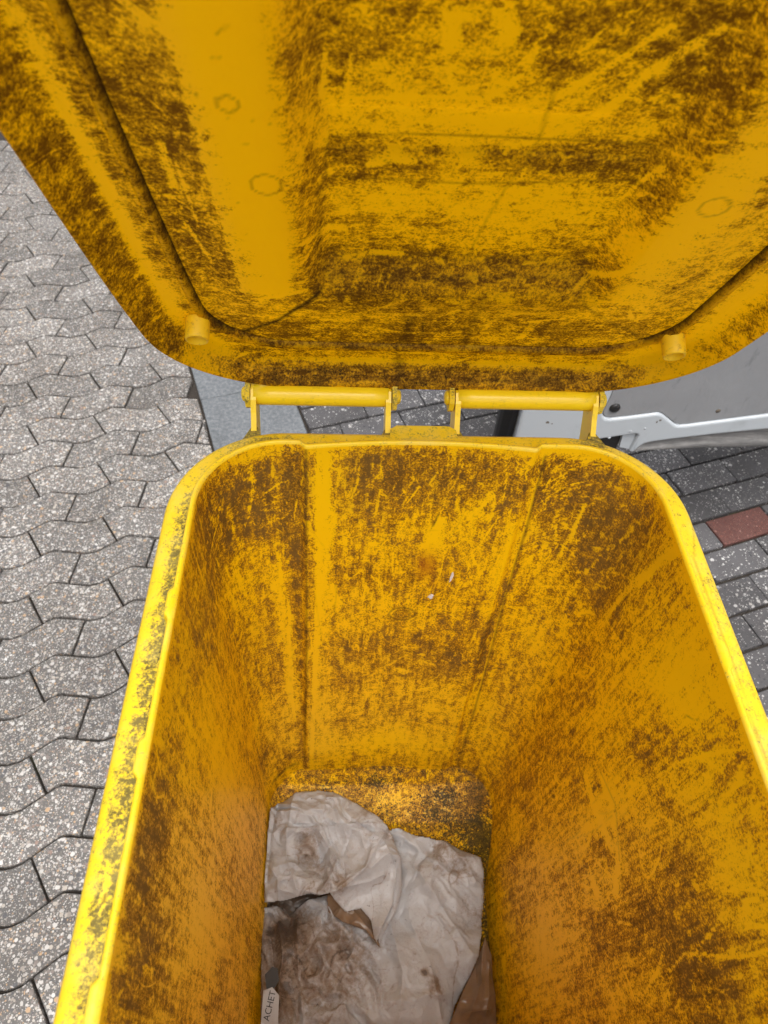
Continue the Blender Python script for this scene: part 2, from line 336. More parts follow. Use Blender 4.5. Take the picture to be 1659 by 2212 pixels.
# ================================================================== VAN with an open door (only the foot of the door shows)
BR = math.radians(5.0); BC, BS = math.cos(BR), math.sin(BR)
def b2w(P): P = np.asarray(P, float); return np.stack([P[..., 0]*BC-P[..., 1]*BS, P[..., 0]*BS+P[..., 1]*BC, P[..., 2]], -1)
X0, Y0 = .0965, .25
t = NT('white_van_paint'); P = t.co(); n_ = t.noise(P, 9, 8, .65)
c = t.mix(t.step(n_, .5, .8), (.45, .485, .515), (.35, .37, .39)); c = t.mix(t.math('MULTIPLY', t.step(t.noise(P, 60, 7, .75), .68, .74), .7), c, (.30, .26, .21)); M_VAN = t.done(c, .3, t.bump(t.noise(P, 14, 3), .05, .002), .5)
t = NT('grey_trim_board'); P = t.co(); c = t.mix(t.noise(P, 8, 6, .6), (.22, .225, .235), (.28, .285, .295)); c = t.mix(t.math('MULTIPLY', t.step(t.noise(t.mapv(P, (1, 1, .35), (0, .5, 0)), 34, 6, .7), .60, .72), .55), c, (.15, .155, .165)); M_TRIM = t.done(c, .65, t.bump(t.noise(t.mapv(P, (1, 1, .5), (0, .5, 0)), 60, 5, .6), .5, .003), .3)
t = NT('dirty_grey_sill'); P = t.co(); c = t.ramp(t.noise(t.mapv(P, (.15, 1, 1)), 120, 5, .65), [(.3, (.10, .10, .10)), (.55, (.20, .195, .19)), (.75, (.33, .32, .31))]); M_SILL = t.done(c, .55)
t = NT('black_rubber'); M_RUB = t.done(t.mix(t.noise(t.co(), 40), (.010, .010, .010), (.022, .021, .02)), .5)
t = NT('chipped_primer'); M_CHIP = t.done(t.mix(t.noise(t.co(), 160), (.05, .055, .06), (.20, .15, .10)), .8)
t = NT('steel_wheel'); M_STEEL = t.done((.35, .35, .36), .4, metal=.8)
t = NT('window_glass'); M_GLASS = t.done((.02, .025, .03), .05)
van = tag(empty('van', tuple(b2w((1.4, 1.235, 0))), BR+.05), 'white van with an open door of white metal and grey lining behind the bin', 'van')
DX, DZ = -1.4, 0                                       # door coordinates: x as traced, 0 at the traced plane; y grows away from the camera
def dv(x, z, y): return (x+DX+0, y, z)
SL = .045
bm = bmesh.new()                                       # outer skin of the door, a slab behind the inner frame
bm_prism(bm, [(.402, .40), (.402, 1.75), (1.39, 1.75), (1.39, .40)], lambda a, b, d: dv(a, b, d), .085, .110)
door = bm_obj('door', bm, M_VAN, van, bevel=.006); tag(door, 'open van door with white frame and grey lining')
fr = [(.398, .375), (.592, .429), (.602, .431), (.690, .4475), (.697, .440), (.694, .386), (.703, .386), (.719, .412), (.735, .418), (.781, .426), (.882, .440), (1.018, .455), (1.385, .49), (1.385, 1.74), (.398, 1.74)]
fr[1:1] = [(.45, .385), (.588, .392)]
inner = [(.607, 1.70), (.592, .56), (.588, .519), (.591, .508), (.598, .500), (.612, .4965), (.663, .503), (.716, .5115), (.724, .5115), (.733, .508), (.762, .486), (.778, .474), (.788, .471), (.807, .4725), (.995, .502), (1.34, .55), (1.34, 1.70)]
def plate(name, outer, hole, mat, y, depth, rad, parent):
    """pressed sheet: outer outline with an opening, both edges rolled back"""
    bm = bmesh.new()
    def ring(poly, off, yy): return [bm.verts.new(dv(p[0], p[1], yy)) for p in (inset(poly, off) if off else np.array(poly))]
    def loop(poly, sgn):
        poly = np.array(poly); poly = poly if area(poly) > 0 else poly[::-1]
        poly = roundpoly(poly, .008)
        prev = None; first = None
        for k in range(5):
            a = k/4*math.pi/2
            cur = ring(poly, sgn*rad*(1-math.cos(a)) if k else 0, y) if False else ring(poly, sgn*rad*math.sin(a)*1.0 if k else 0, y+rad*math.cos(a)-rad)
            if k == 0: cur = [bm.verts.new(dv(p[0], p[1], y+rad*1.0)) for p in poly]
            else:
                for v, p in zip(cur, inset(poly, sgn*rad*(1-math.cos(a)))): v.co = dv(p[0], p[1], y+rad*(1-math.sin(a)))
            if prev:
                n = len(cur)
                for i in range(n): bm.faces.new((prev[i], prev[(i+1) % n], cur[(i+1) % n], cur[i]))
            else: first = cur
            prev = cur
        back = [bm.verts.new(v.co+Vector((0, depth, 0))) for v in first]; n = len(back)
        for i in range(n): bm.faces.new((back[i], back[(i+1) % n], first[(i+1) % n], first[i]))
        return prev
    a = loop(outer, 1); es = [bm.edges.get((a[i], a[(i+1) % len(a)])) for i in range(len(a))]
    if hole is not None:
        b = loop(hole, -1); es += [bm.edges.get((b[i], b[(i+1) % len(b)])) for i in range(len(b))]
    bmesh.ops.triangle_fill(bm, edges=es, use_beauty=True)
    return bm_obj(name, bm, mat, parent)
frame = plate('inner_frame', fr, inner, M_VAN, 0, .078, .007, door)
tr_poly = inset(np.array(inner)[::-1] if area(inner) < 0 else np.array(inner), .001)
bm = bmesh.new(); bm_prism(bm, [tuple(p) for p in inset(tr_poly, .001)], lambda a, b, d: dv(a, b, d), .006, .012); bm_obj('lining_panel', bm, M_TRIM, door)
lathe('plug', [(-.001, .0005), (-.001, .0065), (0, .0105), (.003, .0125), (.008, .0125)], dv(.614, .528, .001), (0, 1, 0), M_RUB, door)
lathe('rivet_hole', [(-.0005, .0003), (.0, .006), (.004, .006)], dv(.868, .513, .0055), (0, 1, 0), M_CHIP, door, 16)
for x, z, r in ((.627, .437, .004), (.672, .458, .005), (.705, .466, .0045)): lathe('dimple', [(-.001, .0003), (-.0008, r*.6), (.002, r)], dv(x, z, 0), (0, 1, 0), M_VAN, door, 16)
bm = bmesh.new()                                       # rolled foot of the skin under the frame
prof = [(.030, .0), (.045, -.012), (.062, -.020), (.084, -.018)]
xs = np.linspace(.70, 1.385, 24); rows_ = []
for x in xs:
    zt = np.interp(x, [.70, .719, .781, .882, 1.018, 1.385], [.392, .412, .426, .440, .455, .49]); zb = np.interp(x, [.70, .715, .795, .901, 1.049, 1.385], [.383, .386, .390, .394, .392, .38])
    rows_.append([bm.verts.new(dv(x, zt+.010, .012)), bm.verts.new(dv(x, zt*.6+zb*.4, .014)), bm.verts.new(dv(x, zt*.25+zb*.75, .008)), bm.verts.new(dv(x, zb+.003, .002)), bm.verts.new(dv(x, zb, .012))])
for a, b in zip(rows_, rows_[1:]):
    for i in range(4): bm.faces.new((a[i], b[i], b[i+1], a[i+1]))
bm_obj('foot_flange', bm, M_SILL, door, True)
bm = bmesh.new(); bm_box(bm, np.array(dv(.576, .370, .022)), np.array(dv(.668, .450, .030))); bm_obj('notch_dark_fill', bm, M_RUB, door)  # solid black box; darkness of the open notch is put into its colour
bm = bmesh.new(); bm_prism(bm, [(.662, .450), (.694, .450), (.699, .386), (.668, .396)], lambda a, b, d: dv(a, b, d), .010, .020); bm_obj('notch_wall', bm, M_VAN, door, bevel=.003)
# rolled left stile and seal
bm = bmesh.new(); pts = [(.395+.024*math.sin(a)-.020, .004+.024*(1-math.cos(a))) for a in np.linspace(-.2, math.pi*.75, 10)]
sea = [(.362, .020), (.357, .030), (.360, .052), (.374, .060), (.392, .052), (.399, .034), (.396, .018), (.380, .012)]
bm_prism(bm, sea, lambda a, b, d: dv(a, d, b), .37, 1.74); bm_obj('door_seal', bm, M_RUB, door, True)
for x, z, w, h_ in ((.463, .492, .010, .007), (.475, .487, .004, .003), (.733, .492, .006, .006), (.727, .487, .003, .007)):
    bm = bmesh.new(); n = 9; pl = [(x+w*.5*math.cos(a)*(1+random.uniform(-.35, .3)), z+h_*.5*math.sin(a)*(1+random.uniform(-.35, .3))) for a in np.linspace(0, 2*math.pi, n, endpoint=False)]
    bm_prism(bm, pl, lambda a, b, d: dv(a, b, d), -.0006, .002); bm_obj('paint_chip', bm, M_CHIP, door)
# body of the van, to the right of the frame
bm = bmesh.new(); pr = [(.0, .45), (.02, .40), (.10, .36), (1.75, .36), (1.83, .40), (1.85, .45), (1.83, 1.35), (1.72, 2.2), (1.60, 2.3), (.25, 2.3), (.13, 2.2), (.02, 1.35)]
bm_prism(bm, pr, lambda a, b, d: (d, .13+a, b), .02, 4.6); body = bm_obj('van_body', bm, M_VAN, van, bevel=.02)
for xw in (.85, 3.75):
    for yw in (.12, 1.87):
        wv = 1 if yw > 1 else -1
        ty = lathe('wheel', [(-.10, .19), (-.10, .30), (-.08, .33), (.08, .33), (.10, .30), (.10, .19)], (xw, yw, .33), (0, 1, 0), M_RUB, van, 40)
        lathe('wheel_rim', [(-.104*1, .001), (-.104, .05), (-.085, .06), (-.07, .13), (-.10, .17), (-.102, .192), (-.06, .195), (.06, .195), (.104, .192), (.10, .001)], (xw, yw, .33), (0, 1, 0), M_STEEL, ty, 40)
bm = bmesh.new(); bm_prism(bm, [(2.6, 1.42), (2.6, 2.05), (4.1, 2.05), (4.25, 1.42)], lambda a, b, d: (a, .13+d+.02*0+.06*(b-1.35), b), -.004, .03); bm_obj('window', bm, M_GLASS, van)

# ================================================================== WHEELIE BIN
BINX = b2w((X0, Y0, 0)); bin_ = tag(empty('wheelie_bin', tuple(BINX), BR), 'open yellow plastic wheelie bin smeared with brown grime', 'bin')
def loc2w(P): return b2w(np.asarray(P, float)+np.array([X0, Y0, 0]))
def rrect(hw, yf, yb, r, ns=200, nb=220, nc=36, nf=40, ncf=14):
    """rounded rectangle: starts at the middle of nothing, runs left-front -> left side -> back -> right side -> front; fixed sample counts"""
    pts = []
    L = lambda a, b, n: [a+(b-a)*i/n for i in range(n)]
    rf = r*1.1
    for y in L(yf+rf, yb-r, ns): pts.append((-hw, y))
    for a in L(math.pi, math.pi/2, nc): pts.append((-hw+r+r*math.cos(a), yb-r+r*math.sin(a)))
    for x in L(-hw+r, hw-r, nb): pts.append((x, yb))
    for a in L(math.pi/2, 0, nc): pts.append((hw-r+r*math.cos(a), yb-r+r*math.sin(a)))
    for y in L(yb-r, yf+rf, ns): pts.append((hw, y))
    for a in L(0, -math.pi/2, ncf): pts.append((hw-rf+rf*math.cos(a), yf+rf+rf*math.sin(a)))
    for x in L(hw-rf, -hw+rf, nf): pts.append((x, yf))
    for a in L(-math.pi/2, -math.pi, ncf): pts.append((-hw+rf+rf*math.cos(a), yf+rf+rf*math.sin(a)))
    return np.array(pts)
ZR = 1.02
def section(z, off=0, **kw):
    k = (ZR-z)/.82; hw = .2530-.0450*k; yb = .3275-.095*k; yf = -.335+.055*k; r = .088-.02*k
    p = rrect(hw+off, yf-off, yb+off, r+off, **kw)
    x, y = p[:, 0], p[:, 1]; back = y > yb+off-.004
    ax = np.abs(x+.008); bow = .0095*(1-((x+.008)/.135)**2)-.0075; s_ = np.clip((ax-.1315)/.010, 0, 1); s_ = s_*s_*(3-2*s_)
    fade = np.clip(1-(.30-z)/.1, .0, 1) if z < .3 else 1
    p[:, 1] += np.where((ax < .15) & back, np.where(ax < .1415, bow*(1-s_), 0), 0)*fade
    p[:, 0] += -.022*k
    return p
def arclen(p): d = np.linalg.norm(np.diff(p, axis=0, append=p[:1]), axis=1); return np.concatenate([[0], np.cumsum(d)[:-1]])
class Paint:
    """density fields on a dense surface; photo pixels are turned into surface points, marks are drawn in surface metres"""
    def __init__(s, uv, world, facing):
        s.uv = uv; s.c0, s.c1 = uv[:, 0].copy(), uv[:, 1].copy(); s.px = project(world); s.ok = facing & np.isfinite(s.px).all(1); s.idx = np.where(s.ok)[0]; s.f = {k: np.zeros(len(uv)) for k in ('dirt', 'wipe', 'mould', 'line', 'rust')}
    def settle(s, cap=.62):                            # grime never closes completely
        d = s.f['dirt']; s.f['dirt'][:] = np.where(d > .3, .3+(cap-.3)*np.tanh((d-.3)/(cap-.3)*.8), d)
    def at(s, p): d = np.sum((s.px[s.idx]-np.array(p))**2, 1); return s.uv[s.idx[np.argmin(d)]]
    def blob(s, f, p, rx, ry, val, rot=0, raw=False):
        c = np.array(p) if raw else s.at(p); d = s.uv-c; ca, sa = math.cos(rot), math.sin(rot)
        a = (d[:, 0]*ca+d[:, 1]*sa)/rx; b = (-d[:, 0]*sa+d[:, 1]*ca)/ry; s.f[f] += val*np.exp(-(a*a+b*b)*1.2)
    def stroke(s, f, pts, w, val, raw=False, soft=.5, taper=False):
        P = [np.array(p) if raw else s.at(p) for p in pts]; lo = np.min(P, 0)-w*2; hi = np.max(P, 0)+w*2
        m = np.where((s.c0 > lo[0]) & (s.c0 < hi[0]) & (s.c1 > lo[1]) & (s.c1 < hi[1]))[0]
        if not len(m): return
        q = s.uv[m]; best = np.full(len(m), 9.); L = max(len(P)-1, 1)
        for i, (a, b) in enumerate(zip(P, P[1:])):
            ab = b-a; t_ = np.clip(((q-a) @ ab)/max(ab @ ab, 1e-9), 0, 1); d = np.linalg.norm(q-a-t_[:, None]*ab, axis=1)
            if taper: d = d/np.maximum(.15, np.sin(np.pi*np.clip((i+t_)/L, .03, .97)))
            best = np.minimum(best, d)
        g = np.clip((w-best)/(w*soft), 0, 1)*val; s.f[f][m] = np.maximum(s.f[f][m], g) if val > 0 else s.f[f][m]+g
    def scratches(s, n, lo, hi, ang, spread, l0, l1, w0, w1, v0=.6, v1=1.1, f='wipe', curl=.5):
        for _ in range(n):
            p = RNG.uniform(lo, hi); a = ang+RNG.normal(0, spread); l = RNG.uniform(l0, l1)*RNG.uniform(.4, 1); pts = [p]; k = RNG.normal(0, curl)
            for _i in range(5): a += k*.2+RNG.normal(0, .07); p = p+np.array([math.cos(a), math.sin(a)])*l/5; pts.append(p)
            s.stroke(f, pts, w0*.75+(w1-w0)*.7*RNG.uniform()**2.5, RNG.uniform(v0, v1)*RNG.uniform(.45, .95), True, .9, True)

# ---- inner wall
NZ = 380; zs = ZR-.0-(np.linspace(0, 1, NZ)**1.0)*(ZR-.07)
secs = [section(z) for z in zs]; NP = len(secs[0]); top_s = arclen(secs[0])
V = np.concatenate([np.c_[p, np.full(NP, z)] for p, z in zip(secs, zs)])
uv = np.stack([np.tile(top_s, NZ), np.repeat(ZR-zs, NP)], -1)
G = V.reshape(NZ, NP, 3); du = np.roll(G, -1, 1)-np.roll(G, 1, 1); dz_ = np.gradient(G, axis=0); N = np.cross(du, dz_).reshape(-1, 3); N /= np.linalg.norm(N, axis=1)[:, None]+1e-9
Wv = loc2w(V); Nw = np.stack([N[:, 0]*BC-N[:, 1]*BS, N[:, 0]*BS+N[:, 1]*BC, N[:, 2]], -1)
view = CAM-Wv; fac = np.einsum('ij,ij->i', Nw, view); 
cen = np.einsum('ij,ij->i', Nw, loc2w(np.array([[0, 0, .6]]))-Wv); Nw = Nw*np.sign(np.median(cen)); fac = np.einsum('ij,ij->i', Nw, view)
pt = Paint(uv, Wv, fac > 0)
U_BACK0 = top_s[200+36]; U_BACK1 = top_s[200+36+220]   # back wall between these
D = pt.f['dirt']; vv = uv[:, 1]; uu = uv[:, 0]
D += .42
for p, rx, ry, val in [((480, 1080), .05, .10, .5), ((455, 1180), .05, .10, .35), ((570, 1060), .05, .06, .45), ((640, 1080), .02, .16, .5), ((560, 1150), .05, .05, .25), ((640, 1300), .014, .35, .3),
        ((790, 1030), .07, .045, .45), ((900, 1020), .10, .05, .40), ((1010, 1030), .06, .04, .35), ((1120, 1050), .03, .06, .3), ((860, 1120), .10, .06, .15), ((1230, 1040), .06, .06, .45), ((1215, 1120), .05, .10, .30), ((1300, 1110), .05, .07, .35),
        ((1330, 1200), .06, .08, .30), ((1250, 1270), .04, .10, .25), ((830, 1240), .08, .05, .15), ((760, 1230), .04, .04, .2), ((950, 1300), .07, .06, .22), ((870, 1390), .10, .045, .30), ((1010, 1400), .05, .06, .30), ((740, 1420), .05, .04, .20), ((960, 1440), .08, .05, .25),
        ((700, 1480), .05, .05, .15), ((1060, 1360), .012, .14, .45), ((990, 1640), .012, .06, .5), ((1010, 1690), .05, .05, .65), ((620, 1640), .05, .03, .45), ((640, 1580), .02, .08, .35), ((600, 1440), .03, .10, .25), ((570, 1640), .04, .05, .35),
        ((530, 1420), .03, .12, .15), ((430, 1330), .05, .08, .20), ((390, 1500), .05, .08, .05), ((330, 1760), .05, .06, .45), ((350, 1830), .03, .06, .25), ((315, 1910), .035, .06, .45), ((330, 2060), .05, .06, .45), ((300, 2160), .04, .05, .45), ((560, 2050), .03, .20, .28), ((480, 2130), .05, .05, .2),
        ((520, 1900), .05, .10, .05), ((1420, 1620), .025, .06, .35), ((1390, 1480), .05, .06, .1), ((1330, 1300), .05, .05, .15), ((1480, 1850), .04, .07, .25), ((1360, 1990), .03, .10, .45), ((1450, 2050), .05, .05, .45), ((1550, 2090), .06, .05, .45), ((1500, 2180), .06, .04, .3), ((1590, 2010), .03, .03, .2),
        ((1160, 1640), .03, .10, .18), ((1110, 1840), .02, .10, .30), ((1090, 1750), .015, .10, .35), ((1290, 1840), .02, .05, .3), ((1240, 1500), .05, .06, .1), ((1560, 1680), .03, .05, .15), ((1630, 1900), .03, .04, .1)]:
    pt.blob('dirt', p, rx, ry, val)
for p, rx, ry, val in [((700, 1200), .012, .25, -.35), ((700, 1050), .018, .08, -.4), ((740, 1020), .015, .04, -.3), ((620, 1450), .011, .28, -.45), ((690, 1500), .02, .15, -.3), ((1120, 1120), .014, .14, -.35), ((1080, 1250), .012, .10, -.25), ((930, 1180), .02, .03, -.4),
        ((840, 1200), .04, .05, -.15), ((720, 1620), .06, .06, -.25), ((880, 1600), .09, .05, -.3), ((490, 1700), .05, .22, -.30), ((450, 2000), .05, .15, -.30), ((540, 1200), .02, .05, -.2), ((530, 990), .08, .010, -.5), ((1290, 985), .08, .012, -.5),
        ((1430, 1420), .06, .10, -.35), ((1500, 1500), .05, .10, -.35), ((1200, 1400), .05, .06, -.15), ((1300, 1500), .06, .08, -.2), ((1280, 1770), .03, .10, -.4), ((1370, 1720), .05, .06, -.2), ((1560, 1780), .06, .06, -.3), ((1600, 1940), .06, .06, -.3), ((1180, 2050), .07, .12, -.35), ((1180, 1850), .05, .08, -.2), ((1420, 1880), .04, .05, -.2)]:
    pt.blob('dirt', p, rx, ry, val)
D += np.where(uu > U_BACK1+.10, .07, 0); D -= .42*np.exp(-(vv/.006)**2)                          # the very lip stays clean
for pts, w, val in [([(690, 985), (688, 1300), (672, 1660)], .006, 1.0), ([(705, 990), (700, 1100)], .008, .9), ([(622, 1210), (628, 1400), (640, 1620)], .005, 1.1), ([(1175, 985), (1140, 1120), (1075, 1340), (1000, 1620)], .004, .9),
        ([(930, 1165), (945, 1140), (952, 1125)], .006, 1.2), ([(915, 1180), (940, 1160)], .007, 1.1), ([(880, 1085), (905, 1055)], .003, 1.1), ([(760, 1075), (772, 1045), (775, 1010)], .003, 1.1), ([(735, 1005), (731, 1030), (726, 1065)], .0045, .8), ([(822, 1000), (823, 1020), (830, 1045)], .004, .8),
        ([(1130, 1020), (1150, 1000), (1160, 985)], .006, 1.0), ([(1040, 1170), (1075, 1120)], .003, 1), ([(540, 1010), (545, 1060), (535, 1120)], .004, 1.1), ([(480, 1050), (470, 1130), (455, 1200)], .003, 1), ([(575, 1065), (600, 1045), (620, 1040)], .003, 1.1), ([(600, 1190), (610, 1260)], .003, 1),
        ([(1190, 1230), (1240, 1150), (1262, 1090)], .005, 1), ([(1240, 1270), (1300, 1200)], .004, 1), ([(1330, 1180), (1380, 1130)], .004, 1), ([(1380, 1260), (1440, 1200), (1470, 1185)], .008, 1.0), ([(1310, 1330), (1380, 1250), (1450, 1190)], .006, .9), ([(1350, 1370), (1440, 1290)], .005, .8), ([(1230, 1340), (1270, 1290)], .003, 1),
        ([(1300, 1680), (1320, 1730), (1330, 1800), (1335, 1850), (1328, 1930)], .009, 1.3), ([(1265, 1680), (1290, 1760), (1320, 1830)], .010, 1.2), ([(1275, 1890), (1290, 1930)], .010, 1.1), ([(1390, 1700), (1460, 1650), (1560, 1625), (1620, 1620)], .004, .9), ([(1430, 2110), (1480, 2060), (1600, 2070), (1659, 2050)], .004, 1), ([(1380, 2160), (1420, 2100), (1440, 2030)], .004, 1), ([(1500, 2060), (1540, 2010), (1560, 1990)], .003, 1),
        ([(340, 1900), (350, 1960), (352, 2000)], .002, 1), ([(340, 1660), (330, 1700)], .005, 1), ([(400, 1560), (420, 1500)], .003, .9), ([(460, 1780), (470, 1850)], .006, .8), ([(355, 2030), (370, 2000)], .006, 1), ([(930, 1290), (950, 1240), (960, 1190)], .002, .9), ([(850, 1500), (960, 1480)], .003, .8)]:
    pt.stroke('wipe', pts, w if w > .0075 or len(pts) == 3 and w == .006 else w*.62, val, soft=.8, taper=w < .0055)
for pts, w, val in [([(660, 975), (663, 1200), (662, 1450), (660, 1680)], .004, .75), ([(1178, 985), (1140, 1130), (1090, 1290), (1040, 1480), (985, 1670)], .0035, .9), ([(1060, 1330), (1030, 1450)], .008, .45), ([(660, 1685), (800, 1690), (975, 1672)], .006, .45), ([(985, 1670), (1040, 1720), (1055, 1800)], .012, .85), ([(590, 1690), (640, 1650)], .010, .7),
        ([(1300, 1670), (1330, 1740), (1338, 1860)], .002, .55), ([(1245, 1690), (1250, 1720), (1260, 1745)], .002, .5), ([(870, 1335), (880, 1333)], .008, .0), ([(935, 1135), (948, 1112)], .0022, .9)]:
    if val: pt.stroke('line', pts, w, val, soft=.9)
c0 = pt.at((868, 1325)); th = np.linspace(0, 2*np.pi, 25)
pt.stroke('line', [c0+np.array([.020*np.cos(a), .014*np.sin(a)]) for a in th], .0022, .75, True); pt.stroke('line', [c0+np.array([.013*np.cos(a), .0085*np.sin(a)]) for a in th], .0018, .6, True)
b0, b1 = U_BACK0, U_BACK1
pt.scratches(165, (b0-.03, .0), (b1+.03, .35), 1.75, .35, .02, .09, .0012, .0030)
pt.scratches(90, (b0-.03, .3), (b1+.03, .8), 1.6, .5, .02, .08, .0012, .0028, .4, .9)
pt.scratches(210, (b1, .0), (b1+.45, .35), 2.35, .25, .03, .12, .0013, .0035, .6, 1.1, curl=.3)
pt.scratches(165, (b1, .3), (b1+.6, .8), 2.5, .7, .02, .09, .0012, .003, .4, .9)
pt.scratches(180, (b0-.55, .0), (b0, .35), 1.35, .4, .03, .10, .0012, .003)
pt.scratches(165, (b0-.6, .3), (b0, .8), 1.5, .25, .03, .12, .0012, .003, .4, .9)
pt.scratches(90, (b0-.5, .02), (b1+.5, .6), 1.6, 1.2, .02, .07, .001, .0018, .4, .8, 'line')
for p, rx, ry, val in [((1010, 1690), .04, .03, .25), ((1030, 1720), .03, .04, .25), ((1500, 2130), .04, .04, .2), ((960, 1350), .06, .05, .13), ((1430, 2060), .03, .03, .22)]: pt.blob('mould', p, rx, ry, val)
pt.settle(.86); pt.blob('rust', (922, 1222), .014, .026, 1.1); pt.blob('rust', (940, 1262), .008, .012, .4); pt.scratches(130, (b0-.45, .03), (b1+.45, .5), 1.57, .06, .08, .30, .0012, .0030, .25, .6, 'line', .1)
wall = link('inner_wall', np_mesh('inner_wall', V, grid_faces(NZ, NP, True)[:, ::-1], pt.f), M_WALL, bin_, True); tag(wall, 'yellow inside walls streaked with brown grime')

# ---- rim: lip, sloped flange, skirt
kw = {}
base = section(ZR); prof = [(0, 0), (.0008, .0028), (.0030, .0042), (.0056, .0030), (.0066, -.002), (.0072, -.0085), (.0105, -.0105), (.016, -.0108), (.023, -.0112), (.029, -.0122), (.0335, -.0148), (.0362, -.0195), (.0368, -.028), (.0368, -.052), (.0335, -.052), (.0335, -.026), (.006, -.022)]
nP = len(base); rows_ = []; att = []
tabs = [(-1, .114), (-1, -.0325), (-1, -.200), (1, .06), (1, -.12)]
pw = []
for o_, dz in prof: 
    off = o_+.0; p = rrect(.2530+off, -.335-off, .3275+off, .088+off); q = base.copy()
    x, y = base[:, 0], base[:, 1]
    if off < .009:                                     # the lip follows the wall with its notches; small lugs on the sides
        nrm = (p-rrect(.2530, -.335, .3275, .088)); l = np.linalg.norm(nrm, axis=1)[:, None]+1e-9; nn = rrect(.2630, -.345, .3375, .098)-rrect(.2530, -.335, .3275, .088); nn /= np.linalg.norm(nn, axis=1)[:, None]
        oo = np.full(nP, off)
        if off > .002:
            for sg, ty in tabs: oo += np.where(np.sign(x) == sg, .0045*np.clip((.0165-np.abs(y-ty))/.004, 0, 1)*(np.abs(x) > .247), 0)
        q = base+nn*oo[:, None]
    else:
        f_ = min(1, (off-.009)/.01); q = p; bowed = base[:, 1]-rrect(.2530, -.335, .3275, .088)[:, 1]; q = q+np.c_[np.zeros(nP), bowed*(1-f_)]
    rows_.append(np.c_[q, np.full(nP, ZR+dz)])
# finer strip across the flange so marks can be drawn on it
fine = []; off_f = []
offs = np.array([p[0] for p in prof])
for i in range(len(rows_)-1):
    k = max(1, int(round(np.hypot(prof[i+1][0]-prof[i][0], prof[i+1][1]-prof[i][1])/.0024))) if i < 13 else 1
    for j in range(k): fine.append(rows_[i]*(1-j/k)+rows_[i+1]*(j/k)); off_f.append(i+j/k)
fine.append(rows_[-1]); off_f.append(len(rows_)-1); V = np.concatenate(fine); nr = len(fine)
acc = np.cumsum([0]+[np.median(np.linalg.norm(a-b, axis=1)) for a, b in zip(fine, fine[1:])])
uv = np.stack([np.tile(top_s, nr), np.repeat(acc, nP)], -1); pr_ = Paint(uv, loc2w(V), np.repeat(np.array(off_f) < 12.5, nP))
D = pr_.f['dirt']; D += .02; a_fl = uv[:, 1]; s_ = uv[:, 0]
S0 = pr_.at((380, 1080))[0]                            # where the left side starts to straighten
left = (s_ < S0)
lip_w = acc[np.searchsorted(off_f, 5)]; wid = acc[np.searchsorted(off_f, 10)]-lip_w; rel = (a_fl-lip_w)/wid
band = np.exp(-((rel-.20)/.34)**2)*(rel > -.05)
along = np.interp(s_, [0, .05, .12, .30, .42, .52, .60], [.5, .75, 1.2, 1.3, 1.1, .6, .2])
D += np.where(left, band*along, 0)
D += np.where(~left & (s_ < U_BACK1+.1), .22*band, 0); D += np.where(s_ >= U_BACK1+.1, .20*band, 0)
pr_.f['mould'] += np.where(left, np.exp(-((rel-.12)/.22)**2)*np.interp(s_, [0, .1, .25, .36, .44, .52, .58], [.12, .20, .30, .42, .48, .30, .05]), 0)
for p, rx, ry, val in [((560, 955), .03, .012, .8), ((855, 940), .02, .012, .8), ((985, 948), .018, .012, .7), ((1280, 965), .022, .014, .85), ((300, 1560), .05, .010, .4), ((250, 1800), .08, .012, .3), ((215, 1990), .06, .010, .25), ((1545, 1280), .04, .006, .35), ((1480, 1110), .03, .006, .3), ((1620, 1480), .08, .010, .18), ((840, 950), .25, .012, .2)]: pr_.blob('dirt', p, rx, ry, val)
for p, rx, ry, val in [((715, 960), .022, .004, .42), ((1130, 962), .028, .004, .40), ((560, 950), .012, .006, .25), ((1275, 960), .012, .006, .25), ((855, 945), .01, .006, .2), ((1420, 1040), .02, .003, .35), ((1440, 1100), .02, .003, .3), ((325, 1450), .05, .008, .18), ((300, 1600), .05, .007, .15), ((220, 2000), .02, .006, .2)]: pr_.blob('mould', p, rx, ry, val)
pr_.stroke('wipe', [(248, 1540), (305, 1541), (312, 1530)], .0028, 1.3); pr_.stroke('line', [(228, 1930), (223, 1950)], .002, 1); pr_.stroke('wipe', [(232, 1870), (224, 1960)], .003, 1.1)
pr_.stroke('line', [(1435, 1060), (1500, 1210), (1570, 1400), (1659, 1650)], .0012, .5)
pr_.scratches(105, (0, lip_w), (S0, lip_w+wid), .1, .5, .01, .05, .0008, .0018, .5, 1)
pr_.settle(.80); rim = link('rim', np_mesh('rim', V, grid_faces(nr, nP, True)[:, ::-1], pr_.f), M_RIM, bin_, True); tag(rim, 'bright yellow rim with olive mould on its left side')

# ---- outer shell
zo = np.concatenate([np.linspace(.995, .07, 40)]); kw = dict(ns=30, nb=60, nc=10, nf=20, ncf=8)
P_ = [section(z, .0052, **kw) for z in zo]; m = len(P_[0]); V = np.concatenate([np.c_[p, np.full(m, z)] for p, z in zip(P_, zo)]+[np.c_[P_[-1]*.97, np.full(m, .045)], np.c_[P_[-1]*.2, np.full(m, .045)]])
z0 = np.zeros(len(V)); at_ = {'dirt': z0+.12, 'wipe': z0, 'mould': z0, 'line': z0}
shell = link('outer_shell', np_mesh('outer_shell', V, grid_faces(len(zo)+2, m, True), at_), M_OUTER, bin_, True)
